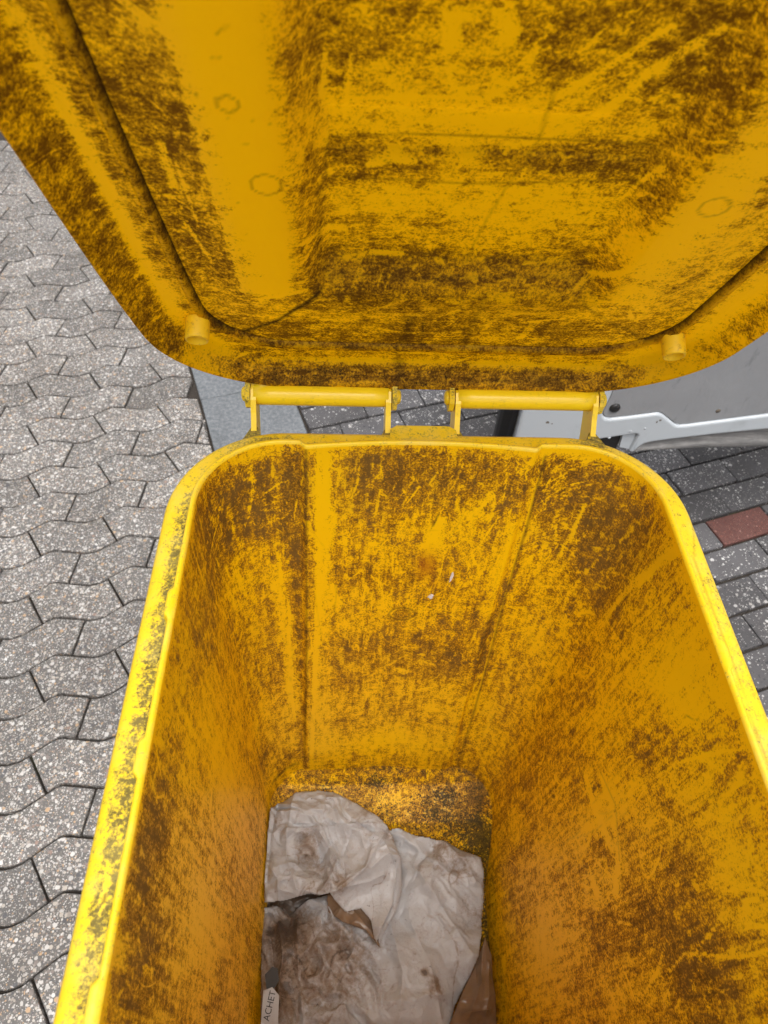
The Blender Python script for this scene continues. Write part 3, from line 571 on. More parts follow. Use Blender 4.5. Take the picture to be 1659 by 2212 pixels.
# ---- floor with the raised step over the wheels
nx, ny = 150, 170; xs = np.linspace(-.225, .225, nx); ys = np.linspace(-.285, .262, ny); gx, gy = np.meshgrid(xs, ys)
yy = gy; zf = np.interp(yy, [-.285, .02, .06, .11, .15, .19, .215, .236, .262], [.085, .085, .10, .16, .192, .206, .216, .238, .30])
edge = np.maximum(0, np.abs(gx)-.158); zf = zf+edge**2*9*1.0
zf += .004*np.sin(gx*41+1)*np.sin(gy*37) ; V = np.stack([gx.ravel()-.022, gy.ravel(), zf.ravel()], -1)
fp = Paint(V[:, :2]*1.0, loc2w(V), np.ones(len(V), bool)); fp.f['dirt'] += .66; fp.f['mould'] += .50
for p, rx, ry, val in [((1000, 1800), .05, .03, .25), ((1040, 1820), .03, .05, .35), ((820, 1690), .03, .01, .25), ((960, 1720), .03, .015, .25), ((1060, 2100), .02, .08, .4), ((720, 1690), .04, .01, .15), ((930, 1760), .05, .02, .15), ((1065, 1960), .02, .1, .35)]: fp.blob('mould', p, rx, ry, val)
for p, rx, ry, val in [((840, 1730), .08, .025, -.25), ((640, 1700), .04, .02, -.1), ((1030, 1720), .02, .03, .4)]: fp.blob('dirt', p, rx, ry, val)
fp.scratches(60, (-.2, .12), (.2, .24), .3, .9, .02, .05, .001, .0025, .5, .9)
link('bin_floor', np_mesh('bin_floor', V, grid_faces(ny, nx), fp.f), M_WALL, bin_, True)
# ---- wheels and axle (behind, out of sight of this camera)
for sx in (-1, 1):
    wv = lathe('wheel', [(-.024, .05), (-.024, .088), (-.016, .10), (.016, .10), (.024, .088), (.024, .05)], (sx*.245-.024, .290, .10), (1, 0, 0), M_RUB, bin_, 40)
    lathe('hub', [(-.02, .001), (-.02, .05), (.02, .05), (.02, .001)], (sx*.245-.024, .290, .10), (1, 0, 0), M_CLEAN, wv, 24)
lathe('axle', [(-.24, .0005), (-.24, .01), (.24, .01), (.24, .0005)], (-.024, .290, .10), (1, 0, 0), M_STEEL, bin_, 16)

# ---- handles: two brackets and a bar each; axis of the hinge
AY, AZ = .650-Y0, 1.031
for xa, xb in ((-.2050, -.0455), (.0380, .2055)):
    hd = empty('handle', (0, 0, 0), parent=bin_); 
    lathe('grip_bar', [(-.001, .0005), (0, .0125), (.02, .0128), (xb-xa-.02, .0128), (xb-xa, .0125), (xb-xa+.001, .0005)], (xa, AY, AZ), (1, 0, 0), M_CLEAN, hd, 40)
    for xk in (xa, xb):
        bm = bmesh.new()
        prof_b = [(.330, .948), (.352, .985), (.362, 1.000), (.378, 1.020), (.386, 1.034), (.396, 1.0425), (.408, 1.0425), (.416, 1.033), (.417, 1.018), (.404, .995), (.372, .93), (.34, .90)]
        bm_prism(bm, prof_b, lambda a, b, d: (d, a, b), xk-.0032, xk+.0032); bk = bm_obj('bracket', bm, M_CLEAN, hd, bevel=.0012)
        # foot that spreads onto the flange
        bm = bmesh.new(); bm_prism(bm, [(xk-.014, .345), (xk+.014, .345), (xk+.0035, .372), (xk-.0035, .372)], lambda a, b, d: (a, b, d), .990, 1.004); bm_obj('bracket_foot', bm, M_RIM, hd, bevel=.004)
bm = bmesh.new(); bm_prism(bm, [(-.0445, .335), (-.0425, .368), (-.0345, .374), (.0285, .374), (.0365, .368), (.0385, .335)], lambda a, b, d: (a, b, d), .965, 1.0085); led = bm_obj('rear_ledge', bm, M_RIM, bin_, bevel=.004)
for k, a in (('dirt', .22), ('wipe', 0), ('mould', .03), ('line', 0)):
    at = led.data.attributes.new(k, 'FLOAT', 'POINT'); at.data.foreach_set('value', np.full(len(led.data.vertices), a, np.float32))

# ---- lid, held half open: local axes x, s (away from the hinge) and t (towards the inside)
LE = math.radians(61); LD = np.array([0, -math.cos(LE), math.sin(LE)]); LN = np.array([0, -math.sin(LE), -math.cos(LE)]); LO = np.array([.0075, .656-Y0, 1.038])
lid = empty('lid', parent=bin_); tag(lid, 'lid standing half open, grime and scratches on its inside')
def lid2bin(x, s, t_): return LO+np.stack([x, np.zeros_like(x), np.zeros_like(x)], -1)+np.multiply.outer(s, LD)+np.multiply.outer(t_, LN)
def lrect(d, n=(170, 40, 200, 36, 174)):
    hw, s0, s1 = .312-d, .004+d, .735-d; r = max(.13-d*.75, .002); rf = max(.09-d*.6, .002); r = min(r, hw, (s1-s0)/2); rf = min(rf, hw, (s1-s0)/2); pts = []
    nb, nc, ns, ncf, nf = n; L = lambda a, b, k: [a+(b-a)*i/k for i in range(k)]
    for x in L(-hw+r, hw-r, nb): pts.append((x, s0))
    for a in L(-math.pi/2, 0, nc): pts.append((hw-r+r*math.cos(a), s0+r+r*math.sin(a)))
    for y in L(s0+r, s1-rf, ns): pts.append((hw, y))
    for a in L(0, math.pi/2, ncf): pts.append((hw-rf+rf*math.cos(a), s1-rf+rf*math.sin(a)))
    for x in L(hw-rf, -hw+rf, nf): pts.append((x, s1))
    for a in L(math.pi/2, math.pi, ncf): pts.append((-hw+rf+rf*math.cos(a), s1-rf+rf*math.sin(a)))
    for y in L(s1-rf, s0+r, ns): pts.append((-hw, y))
    for a in L(math.pi, 1.5*math.pi, nc): pts.append((-hw+r+r*math.cos(a), s0+r+r*math.sin(a)))
    p = np.array(pts); p[:, 0] *= 1-.08*np.exp(-np.maximum(p[:, 1], 0)/.1); return p
ss = lambda v, a, b: (lambda k: k*k*(3-2*k))(np.clip((v-a)/(b-a), 0, 1))
def lid_t(x, s, d):
    prof_d = np.array([0, .003, .012, .020, .026, .034, .048, .0525, .0535, .0555, .0566, .0590, .075, .09]); prof_t = np.array([0, -.003, -.0185, -.0265, -.0290, -.0298, -.0300, -.0298, -.0268, -.0266, -.0325, -.0338, -.0335, -.0325])
    base_t = np.interp(d, prof_d, prof_t)
    ax = np.abs(x); inn = ss(d, .060, .085)
    # side panels rise to the clean flat strips, the middle is a deep tray with sloping walls
    base_t = base_t+inn*(.007*ss(ax, .245, .200)*(1-0)*ss(s, .10, .19) if False else .006*(1-ss(ax, .190, .235))*ss(s, .105, .185))
    tray = (1-ss(ax, .118, .150))*ss(s, .165, .215)*(1-ss(s, .62, .66))
    base_t = base_t-.027*tray
    slot = (1-ss(ax, .1195, .1225))*ss(s, .3425, .3455)*(1-ss(s, .3865, .3895))
    base_t = base_t-.0022*slot
    base_t = base_t-.02*inn*(1-(ax/.26)**2).clip(0, 1)*np.sin(np.clip((s-.06)/.62, 0, 1)*math.pi)*.35
    return base_t
ds = np.concatenate([np.linspace(0, .07, 52), np.linspace(.0722, .09, 9)]); nr = len(ds)
Q = [lrect(d) for d in ds]; m = len(Q[0]); Fl = grid_faces(nr, m, True)
# the middle is a patch spanned between the four sides of the last ring
bi = np.roll(np.arange(m), 20); ring = Q[-1][bi]; NA, NB = 210, 238; vid = (nr-1)*m+bi
bot, rgt, top_, lft = ring[:NA+1], ring[NA:NA+NB+1], ring[NA+NB:2*NA+NB+1][::-1], np.vstack([ring[2*NA+NB:], ring[:1]])[::-1]
a_ = np.linspace(0, 1, NA+1)[None, :, None]; b_ = np.linspace(0, 1, NB+1)[:, None, None]
patch = (1-b_)*bot[None]+b_*top_[None]+(1-a_)*lft[:, None]+a_*rgt[:, None]-((1-a_)*(1-b_)*bot[0]+a_*(1-b_)*bot[-1]+(1-a_)*b_*top_[0]+a_*b_*top_[-1])
ids = np.zeros((NB+1, NA+1), int); ids[1:-1, 1:-1] = nr*m+np.arange((NA-1)*(NB-1)).reshape(NB-1, NA-1)
ids[0] = vid[:NA+1]; ids[:, -1] = vid[NA:NA+NB+1]; ids[-1] = vid[NA+NB:2*NA+NB+1][::-1]; ids[:, 0] = np.append(vid[2*NA+NB:], vid[0])[::-1]
Fl = np.vstack([Fl, np.stack([ids[:-1, :-1], ids[:-1, 1:], ids[1:, 1:], ids[1:, :-1]], -1).reshape(-1, 4)])
inn_p = patch[1:-1, 1:-1].reshape(-1, 2)
X = np.concatenate([q[:, 0] for q in Q]+[inn_p[:, 0]]); S = np.concatenate([q[:, 1] for q in Q]+[inn_p[:, 1]]); DD = np.concatenate([np.repeat(ds, m), np.full(len(inn_p), .2)]); T = lid_t(X, S, DD)
Vl = lid2bin(X, S, T); lp = Paint(np.stack([X, S], -1), loc2w(Vl), np.ones(len(X), bool)); D = lp.f['dirt']; D += .49
for p, rx, ry, val in [((90, 30), .05, .05, .45), ((40, 130), .012, .05, .3), ((200, 480), .012, .12, .6), ((290, 590), .012, .08, .6), ((110, 300), .012, .10, .5), ((330, 660), .02, .03, .4), ((250, 200), .05, .05, .35), ((330, 200), .05, .04, .25), ((400, 300), .02, .06, .25), ((390, 420), .02, .06, .2), ((470, 560), .05, .06, .35), ((380, 500), .03, .05, .35), ((310, 420), .02, .06, .3), ((480, 690), .06, .03, .4),
        ((640, 110), .02, .05, .35), ((660, 430), .015, .06, .3), ((670, 560), .02, .06, .35), ((680, 620), .03, .03, .35), ((650, 640), .05, .012, .5), ((600, 700), .08, .03, .45), ((800, 650), .09, .025, .30), ((720, 100), .03, .06, .35), ((1010, 70), .03, .05, .1), ((800, 340), .05, .02, .35), ((750, 340), .03, .02, .3), ((870, 330), .03, .015, .3), ((1250, 350), .06, .02, .45), ((1350, 340), .04, .02, .5), ((1240, 340), .03, .015, .35), ((1410, 440), .02, .05, .35), ((1420, 380), .02, .03, .35),
        ((880, 480), .05, .05, .15), ((760, 560), .07, .02, .20), ((1000, 560), .10, .03, .22), ((1240, 560), .04, .04, .3), ((1300, 590), .03, .03, .35), ((840, 630), .06, .02, .35), ((930, 700), .04, .03, .45), ((880, 720), .02, .03, .55), ((1010, 710), .02, .03, .35), ((1100, 690), .08, .02, .25), ((1340, 700), .05, .02, .4), ((1250, 710), .08, .02, .35), ((1450, 600), .04, .04, .25), ((1500, 540), .02, .05, .2), ((740, 720), .08, .02, .4), ((1180, 740), .12, .012, .35),
        ((1380, 100), .03, .06, .2), ((1560, 60), .04, .04, .35), ((1600, 180), .04, .05, .35), ((1540, 230), .03, .03, .2), ((1300, 60), .04, .04, .25), ((1180, 180), .04, .03, .2), ((870, 60), .04, .04, .15), ((1650, 330), .03, .05, .2), ((1200, 60), .03, .03, .25), ((1450, 200), .04, .04, .2), ((1100, 200), .05, .02, .1),
        ((700, 797), .16, .010, .26), ((600, 790), .05, .012, .2), ((950, 802), .10, .010, .22), ((1150, 807), .12, .009, .20), ((860, 800), .012, .03, .45), ((530, 760), .02, .03, .4), ((1000, 790), .012, .02, .3), ((1600, 700), .02, .03, .2)]:
    lp.blob('dirt', p, rx, ry, val)
for p, rx, ry, val in [((500, 30), .04, .05, -.5), ((520, 200), .022, .09, -.75), ((560, 400), .022, .09, -.75), ((585, 560), .022, .07, -.75), ((590, 620), .02, .02, -.5), ((480, 130), .02, .06, -.5), ((300, 560), .008, .08, -.5), ((370, 660), .010, .05, -.6), ((250, 440), .007, .12, -.45), ((430, 745), .03, .02, -.7), ((480, 760), .02, .015, -.5), ((160, 260), .006, .06, -.4),
        ((1420, 530), .03, .05, -.6), ((1520, 430), .03, .05, -.5), ((1620, 330), .03, .05, -.35), ((1350, 620), .02, .03, -.4), ((1560, 530), .02, .04, -.4), ((1000, 430), .08, .03, -.25), ((850, 420), .05, .025, -.3), ((1150, 420), .06, .03, -.3), ((1000, 250), .12, .03, -.3), ((800, 200), .06, .04, -.2), ((1200, 250), .05, .03, -.35), ((1280, 150), .05, .04, -.2), ((950, 130), .05, .04, -.25), ((1000, 340), .03, .012, -.2), ((850, 320), .02, .006, -.4), ((950, 500), .05, .03, -.15), ((1100, 490), .05, .03, -.2),
        ((1560, 700), .03, .05, -.4), ((1450, 760), .04, .03, -.5), ((1400, 790), .05, .02, -.4), ((1200, 785), .1, .006, -.3), ((700, 772), .2, .006, -.4), ((1000, 782), .2, .005, -.35), ((1000, 635), .05, .006, -.3), ((1620, 620), .02, .05, -.4), ((1450, 640), .03, .02, -.2)]:
    lp.blob('dirt', p, rx, ry, val)
lp.f['line'] += 1.5*np.exp(-((DD-.0573)/.0022)**2)*np.where(S < .09, .4, 1); lp.f['wipe'] = np.maximum(lp.f['wipe'], .75*np.exp(-((DD-.0520)/.0025)**2)*(S > .07)); lp.f['wipe'] = np.maximum(lp.f['wipe'], .55*np.exp(-((DD-.030)/.007)**2)*(S > .06))  # line field paints the ridge's cast shade along the groove
D += np.where(DD < .018, .25*np.exp(-((DD-.010)/.006)**2), 0)
lp.f['mould'] += np.exp(-((DD-.008)/.010)**2)*np.interp(S, [0, .02, .1, .2, .35], [.28, .28, .22, .22, .05])*np.where(X < .05, 1, .55); lp.f['mould'] += np.exp(-((DD-.0535)/.0035)**2)*np.where(S < .12, .30, .05)
lp.f['mould'] += np.where((S > .005) & (S < .04), .10, 0)
for p, rx, ry, val in [((870, 345), .03, .012, .25), ((1330, 350), .05, .02, .22), ((830, 340), .04, .015, .15), ((850, 620), .04, .015, .12), ((930, 600), .10, .02, .15), ((1130, 620), .06, .02, .15), ((330, 650), .012, .05, .2), ((640, 730), .05, .02, .1)]: lp.blob('mould', p, rx, ry, val)
for pts, w, val in [([(525, 712), (600, 685), (655, 650), (690, 625)], .0045, 1.2), ([(1390, 735), (1320, 690), (1260, 650)], .003, .6), ([(1220, 100), (1190, 220), (1165, 290), (1135, 340), (1100, 385), (1050, 470), (1010, 560)], .0018, .5), ([(705, 285), (900, 280), (1100, 285), (1430, 320)], .0018, .6), ([(700, 375), (1000, 385), (1100, 385), (1400, 400)], .0024, .6), ([(705, 285), (698, 330), (700, 375)], .0018, .5),
        ([(915, 690), (1005, 690), (1003, 728), (912, 728), (915, 690)], .0012, .8), ([(545, 830), (830, 845)], .001, .3), ([(560, 800), (900, 825), (1300, 830)], .0009, .6), ([(685, 395), (682, 560), (715, 600)], .004, .35), ([(700, 590), (900, 600), (1250, 598)], .003, .3), ([(860, 770), (865, 820)], .010, .6), ([(885, 680), (870, 740)], .010, .6), ([(1045, 640), (1000, 740)], .007, .4)]:
    lp.stroke('line', pts, w, val, soft=.9)  # slot, seam and tray-crease strokes paint relief shade; the rest is dirt
for pc, r in (((573, 390), .014), ((1540, 440), .014), ((495, 213), .008)):
    c0 = lp.at(pc)
    lp.stroke('line', [c0+np.array([r*.8*np.cos(a), r*.8*np.sin(a)]) for a in th], .0015, .55, True)  # moulded rings: shade of the raised edge painted as a dark line
for pts, w, val in [([(800, 203), (950, 200), (1060, 202)], .0016, 1.2), ([(940, 215), (1010, 180), (1080, 170)], .0014, 1), ([(1280, 250), (1400, 150), (1560, 50)], .005, .9), ([(1200, 200), (1350, 110), (1450, 40)], .004, .8), ([(1100, 60), (1090, 20)], .009, 1), ([(970, 30), (975, 90)], .007, 1), ([(1350, 420), (1440, 350)], .002, .9), ([(800, 345), (850, 335), (880, 338)], .005, 1.2), ([(805, 538), (835, 540)], .004, 1.4), ([(845, 541), (865, 543)], .003, 1.3),
        ([(1240, 620), (1320, 590), (1380, 560)], .003, .9), ([(1130, 690), (1220, 680)], .003, 1), ([(650, 520), (720, 485)], .003, .9), ([(690, 490), (740, 485)], .005, .9), ([(440, 60), (430, 190)], .008, .8), ([(400, 470), (460, 560)], .002, .9), ([(350, 300), (380, 400)], .004, 1), ([(560, 640), (660, 620)], .004, .8), ([(380, 340), (430, 480)], .0018, .9), ([(700, 90), (690, 200)], .003, .8), ([(760, 110), (745, 240)], .002, .8), ([(1000, 230), (1130, 150)], .002, .9), ([(860, 320), (820, 330)], .004, 1)]:
    lp.stroke('wipe', pts, w, val, soft=.6)
lx, ls = lp.uv[:, 0], lp.uv[:, 1]; edge = -.2050+.020*(.42-ls).clip(0, 1)*.15+.0012*np.sin(ls*131+1)
tape = np.clip((lx-edge)/.002, 0, 1)*np.clip((-.152-lx)/.010, 0, 1)*np.clip((ls-.180)/.002, 0, 1); lp.f['wipe'] = np.maximum(lp.f['wipe'], tape*.75)
tape2 = np.clip((lx-.150)/.012, 0, 1)*np.clip((.205-lx)/.02, 0, 1)*np.clip((ls-.17)/.03, 0, 1); lp.f['wipe'] = np.maximum(lp.f['wipe'], tape2*.55)
lp.scratches(225, (-.25, .05), (.27, .24), .25, .6, .015, .06, .0010, .0026, .5, 1)
lp.scratches(225, (-.13, .22), (.16, .52), 1.2, .7, .02, .09, .0010, .0028, .4, .9)
lp.scratches(135, (-.25, .15), (-.12, .5), 1.75, .5, .02, .07, .0010, .0025, .5, .9)
lp.scratches(135, (.12, .15), (.27, .5), .9, .4, .03, .10, .0010, .003, .5, .9)
lp.scratches(180, (-.25, .08), (.27, .5), .2, 1.0, .004, .02, .0009, .0018, .5, .9, 'line', .8)
lp.settle(.80)
shell_ = link('lid_shell', np_mesh('lid_shell', Vl, Fl, lp.f), M_LID, lid, True); tag(shell_, 'inside of the lid with a sunken middle tray and a long slot')
shell_.data.materials.append(M_OUTER); md = shell_.modifiers.new('thick', 'SOLIDIFY'); md.thickness = .0035; md.offset = 1; md.use_rim = True; md.material_offset = 1
def attrs0(o, dirt=.15, mould=0.0):
    for k, a in (('dirt', dirt), ('wipe', 0), ('mould', mould), ('line', 0)):
        at = o.data.attributes.new(k, 'FLOAT', 'POINT'); at.data.foreach_set('value', np.full(len(o.data.vertices), a, np.float32))
def lidpt(x, s, t_): return tuple(lid2bin(np.array([x]), np.array([s]), np.array([t_]))[0])
for x, s in ((-.2565, .118), (.2500, .105)):
    attrs0(lathe('stop_peg', [(-.004, .0125), (.024, .0122), (.0262, .0114), (.0262, .0100), (.0225, .0092), (.0215, .0005)], lidpt(x, s, -.030), LN, M_PEG, lid, 40), .10, .10)
# rear strip and ears that clasp the hinge pins
for x in (-.2120, -.0380, .0305, .2130):
    bm = bmesh.new(); pb = [(AY+.003, AZ+.015), (AY-.010, AZ+.010), (AY-.0135, AZ+.002), (AY-.013, AZ-.009), (AY-.006, AZ-.017), (AY+.006, AZ-.017), (AY+.014, AZ-.006), (AY+.020, AZ+.014), (AY+.012, AZ+.022)]
    bm_prism(bm, pb, lambda a, b, d: (d, a, b), x-.0030, x+.0030); attrs0(bm_obj('hinge_ear', bm, M_RIM, lid, bevel=.0012), .35, .15)
for x, sg in ((-.2150, -1), (-.0350, 1), (.0275, -1), (.2160, 1)):
    attrs0(lathe('hinge_pin', [(0, .0085), (.0015, .0090), (.0035, .0082), (.0048, .0055), (.0052, .0004)], (x, AY, AZ), (sg, 0, 0), M_RIM, lid, 28), .12, .02)
bm = bmesh.new()                                        # grip at the far edge of the lid
bm_prism(bm, [(-.13, .728), (-.12, .762), (.12, .762), (.13, .728)], lambda a, b, d: lidpt(a, b, d), -.004, .004); attrs0(bm_obj('lid_grip', bm, M_LID, lid, bevel=.0015), .2)
for o in bin_.children_recursive:
    if o.name.startswith('bracket_foot'): attrs0(o, .85, .25)
    if o.type == 'MESH' and M_RIM in list(o.data.materials) and 'dirt' not in o.data.attributes: attrs0(o, .45, .12)

# ================================================================== RUBBISH in the bin
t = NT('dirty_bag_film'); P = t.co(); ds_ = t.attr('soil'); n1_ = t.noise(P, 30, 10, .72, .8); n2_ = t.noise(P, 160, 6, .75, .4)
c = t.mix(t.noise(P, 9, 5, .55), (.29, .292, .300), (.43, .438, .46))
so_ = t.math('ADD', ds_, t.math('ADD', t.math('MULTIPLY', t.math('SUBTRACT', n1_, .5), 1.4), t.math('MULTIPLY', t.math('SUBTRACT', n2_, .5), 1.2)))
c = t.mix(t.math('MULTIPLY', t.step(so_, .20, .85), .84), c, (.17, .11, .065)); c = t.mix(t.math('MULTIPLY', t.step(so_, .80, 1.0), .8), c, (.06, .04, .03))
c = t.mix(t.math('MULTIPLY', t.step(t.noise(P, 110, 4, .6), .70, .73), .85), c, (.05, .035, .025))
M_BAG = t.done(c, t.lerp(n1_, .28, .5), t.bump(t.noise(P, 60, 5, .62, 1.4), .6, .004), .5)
t = NT('brown_bag_film'); P = t.co(); c = t.mix(t.noise(P, 30, 6, .6), (.11, .07, .045), (.22, .15, .10)); M_BRN = t.done(c, .22, t.bump(t.noise(P, 45, 5, .6, 1.2), .5, .004), .6)
t = NT('gap_shade_film'); P = t.co(); M_DRK = t.done(t.mix(t.noise(P, 50, 6, .7), (.03, .024, .02), (.13, .10, .08)), .35, t.bump(t.noise(P, 45, 5, .6, 1.2), .5, .004), .5)  # dark colour stands in for the shade inside the torn gap
t = NT('black_ink'); M_INK = t.done(t.mix(t.noise(t.co(), 90), (.012, .011, .01), (.03, .028, .025)), .6)
def vnoise(x, y, f, seed):
    g = np.random.default_rng(seed).normal(size=(97, 97)); X_, Y_ = (x*f) % 96, (y*f) % 96; i, j = X_.astype(int), Y_.astype(int); a, b = X_-i, Y_-j; a = a*a*(3-2*a); b = b*b*(3-2*b)
    return (g[i, j]*(1-a)+g[i+1, j]*a)*(1-b)+(g[i, j+1]*(1-a)+g[i+1, j+1]*a)*b
def crumple(x, y, seed, cells):
    """angular folds of stiff film: ridged noise for sharp creases over an envelope of slanted facets"""
    r = np.random.default_rng(seed); z = np.zeros_like(x)
    wx = x+.012*vnoise(x+2, y+2, 14, seed)+.004*vnoise(x+2, y+2, 45, seed+5); wy = y+.012*vnoise(x+3, y+3, 14, seed+1)+.004*vnoise(x+3, y+3, 45, seed+6)
    for n_c, amp in cells:
        c_ = r.uniform([-.3, -.45], [.3, .35], (n_c, 2)); sl = r.normal(0, 1, (n_c, 2)); best = np.full(x.shape, -9.); off = r.uniform(-.4, .4, n_c); L_ = math.sqrt(.48/n_c)
        for k in range(n_c):
            dx, dy = wx-c_[k, 0], wy-c_[k, 1]; pl = off[k]+(sl[k, 0]*dx+sl[k, 1]*dy)/L_*.5-(dx*dx+dy*dy)/L_**2*.9; best = np.maximum(best, pl)
        z += amp*best
    mask = np.clip(.35+.6*vnoise(x+5, y+5, 9, seed+9), 0, 1.2)
    for f, a in ((11, .016), (23, .013), (48, .0070), (95, .0030)):
        ca, sa = math.cos(f), math.sin(f); u_, v_ = wx*ca+wy*sa, (-wx*sa+wy*ca)*.55
        z += a*(.45-np.abs(vnoise(u_+4, v_+4, f, seed+f)))*(mask if f > 20 else 1)
    return z
def pix_floor(p, z):                                   # photo pixel -> bin-local (x, y) at height z
    d = F_+((p[0]-829.5)*CR-(p[1]-1106)*CU)/FPX; k = (z-H_CAM)/d[2]; q = CAM+d*k; x, y = q[0]*BC+q[1]*BS-X0, -q[0]*BS+q[1]*BC-Y0
    return np.array([x, y])
def sheet(name, outline, ridges, z0, tilt, seed, cells, mat, parent, soils, z_ref, dome=.0, n=260, edge_up=0.):
    """crumpled film: photo outline set down at its height in the bin, creases, dirt marks and painted crease shade placed on it"""
    P = np.array([pix_floor(p, z_ref) for p in outline]); lo, hi = P.min(0)-.003, P.max(0)+.003
    k = (hi-lo)/n*1.0; xs = np.linspace(lo[0], hi[0], n); ys = np.linspace(lo[1], hi[1], int(n*(hi[1]-lo[1])/(hi[0]-lo[0]))); gx, gy = np.meshgrid(xs, ys)
    ins = np.zeros(gx.shape, bool); dist = np.full(gx.shape, 9.); j = len(P)-1
    for i in range(len(P)):
        a, b = P[j], P[i]; cond = ((b[1] > gy) != (a[1] > gy)) & (gx < (a[0]-b[0])*(gy-b[1])/(a[1]-b[1]+1e-12)+b[0]); ins ^= cond
        ab = b-a; t_ = np.clip(((gx-a[0])*ab[0]+(gy-a[1])*ab[1])/max(ab @ ab, 1e-9), 0, 1); dist = np.minimum(dist, np.hypot(gx-a[0]-t_*ab[0], gy-a[1]-t_*ab[1])); j = i
    # pull the outermost grid points onto the outline so the edge is smooth
    z = z0+tilt[0]*gx+tilt[1]*gy+crumple(gx, gy, seed, cells)+dome*np.minimum(dist, .05)/.05-.006*np.exp(-dist/.006)+edge_up*np.exp(-dist/.004)
    for pts, amp, w in ridges:
        q = [pix_floor(p, z_ref) for p in pts]; dd = np.full(gx.shape, 9.); side = np.zeros(gx.shape)
        for a, b in zip(q, q[1:]):
            ab = b-a; t_ = np.clip(((gx-a[0])*ab[0]+(gy-a[1])*ab[1])/max(ab @ ab, 1e-9), 0, 1); d_ = np.hypot(gx-a[0]-t_*ab[0], gy-a[1]-t_*ab[1]); cr_ = (gx-a[0])*ab[1]-(gy-a[1])*ab[0]; side = np.where(d_ < dd, np.sign(cr_), side); dd = np.minimum(dd, d_)
        L_ = np.linalg.norm(q[-1]-q[0])
        if w > 0: z += amp*np.exp(-dd/w)
        else: z += amp*np.where(side > 0, np.exp(-dd/(-w*3)), -.15*np.exp(-dd/(-w)))   # step: one sheet folded over
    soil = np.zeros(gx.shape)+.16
    wq = gx+.01*vnoise(gx+2, gy+2, 25, seed+3); soil += .55*np.exp(-np.abs(vnoise(wq+4, gy*.7+4, 26, seed+23))/.05)*np.clip(.4+vnoise(gx+6, gy+6, 8, seed+2), 0, 1)+.35*np.exp(-np.abs(vnoise(wq*.6+4, gy+4, 55, seed+29))/.06)*np.clip(.3+vnoise(gx+7, gy+7, 11, seed+4), 0, 1)  # thin dark lines paint in crease shade that the soft light leaves out
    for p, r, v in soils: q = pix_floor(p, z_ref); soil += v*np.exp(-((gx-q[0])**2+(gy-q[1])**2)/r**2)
    keep = ins; Fq = grid_faces(*gx.shape); kk = keep.ravel(); Fq = Fq[kk[Fq].all(1)]; used = np.unique(Fq); rm = np.full(gx.size, -1); rm[used] = np.arange(len(used))
    V = np.stack([gx.ravel(), gy.ravel(), z.ravel()], -1)[used]
    me = np_mesh(name, V, rm[Fq], {'soil': soil.ravel()[used]}); o = link(name, me, mat, parent, True)
    md = o.modifiers.new('film', 'SOLIDIFY'); md.thickness = .0008; md.offset = -1
    return o
bag = tag(empty('rubbish_bag', tuple(loc2w((-.02, 0, .10))), BR), 'torn crumpled dirty white plastic bag at the bottom of the yellow bin', 'bag')
bag_in = bag
def reparent(o, p):                                     # built in bin coordinates, hung under an empty that sits elsewhere
    o.parent = p; o.matrix_parent_inverse = (Matrix.Translation(p.location) @ Matrix.Rotation(BR, 4, 'Z')).inverted() @ (Matrix.Translation(Vector(tuple(BINX))) @ Matrix.Rotation(BR, 4, 'Z'))
main_out = [(562, 1950), (585, 1944), (604, 1948), (622, 1964), (642, 1948), (662, 1936), (690, 1930), (712, 1925), (740, 1900), (780, 1850), (800, 1800), (862, 1783), (905, 1800), (965, 1808), (1000, 1826), (1043, 1845), (1052, 1880), (1050, 2000), (1040, 2060), (1020, 2110), (990, 2170), (975, 2230), (960, 2285), (572, 2285), (560, 2200), (560, 2050)]
main_r = [([(868, 1800), (930, 1850), (1000, 1900), (1040, 1935)], .010, .012), ([(905, 1880), (960, 1960), (1025, 2060)], .009, .010), ([(890, 1990), (930, 2080), (960, 2212)], .007, .008), ([(840, 1970), (870, 2100), (862, 2212)], .006, .008), ([(700, 1990), (650, 2080), (640, 2212)], -.006, .008), ([(640, 1990), (645, 2100), (655, 2212)], .007, .006), ([(600, 1990), (610, 2060), (600, 2140), (620, 2212)], .012, .008),
          ([(580, 2000), (590, 2100), (585, 2200)], -.010, .006), ([(960, 1812), (1010, 1860), (1030, 1900)], .008, .008), ([(700, 2040), (760, 2030), (800, 2060)], .004, .006), ([(730, 2100), (800, 2090), (830, 2140)], -.004, .005), ([(1000, 1870), (960, 1880), (920, 1850)], -.006, .008), ([(780, 2060), (820, 2030), (815, 2000)], .005, .006)]
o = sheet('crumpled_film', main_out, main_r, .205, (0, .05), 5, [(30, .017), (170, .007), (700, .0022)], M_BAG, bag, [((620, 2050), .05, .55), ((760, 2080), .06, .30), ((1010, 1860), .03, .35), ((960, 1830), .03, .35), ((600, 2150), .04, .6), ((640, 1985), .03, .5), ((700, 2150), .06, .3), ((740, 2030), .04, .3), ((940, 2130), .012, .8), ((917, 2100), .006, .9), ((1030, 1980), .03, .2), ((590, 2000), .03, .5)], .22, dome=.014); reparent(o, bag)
flap_out = [(568, 1945), (570, 1880), (576, 1800), (584, 1742), (600, 1726), (640, 1706), (680, 1700), (720, 1706), (770, 1730), (820, 1765), (850, 1800), (868, 1850), (872, 1910), (860, 1960), (842, 1990), (820, 2040), (808, 2025), (800, 1985), (780, 1960), (745, 1968), (712, 1930), (690, 1935), (668, 1930), (640, 1935), (600, 1943)]
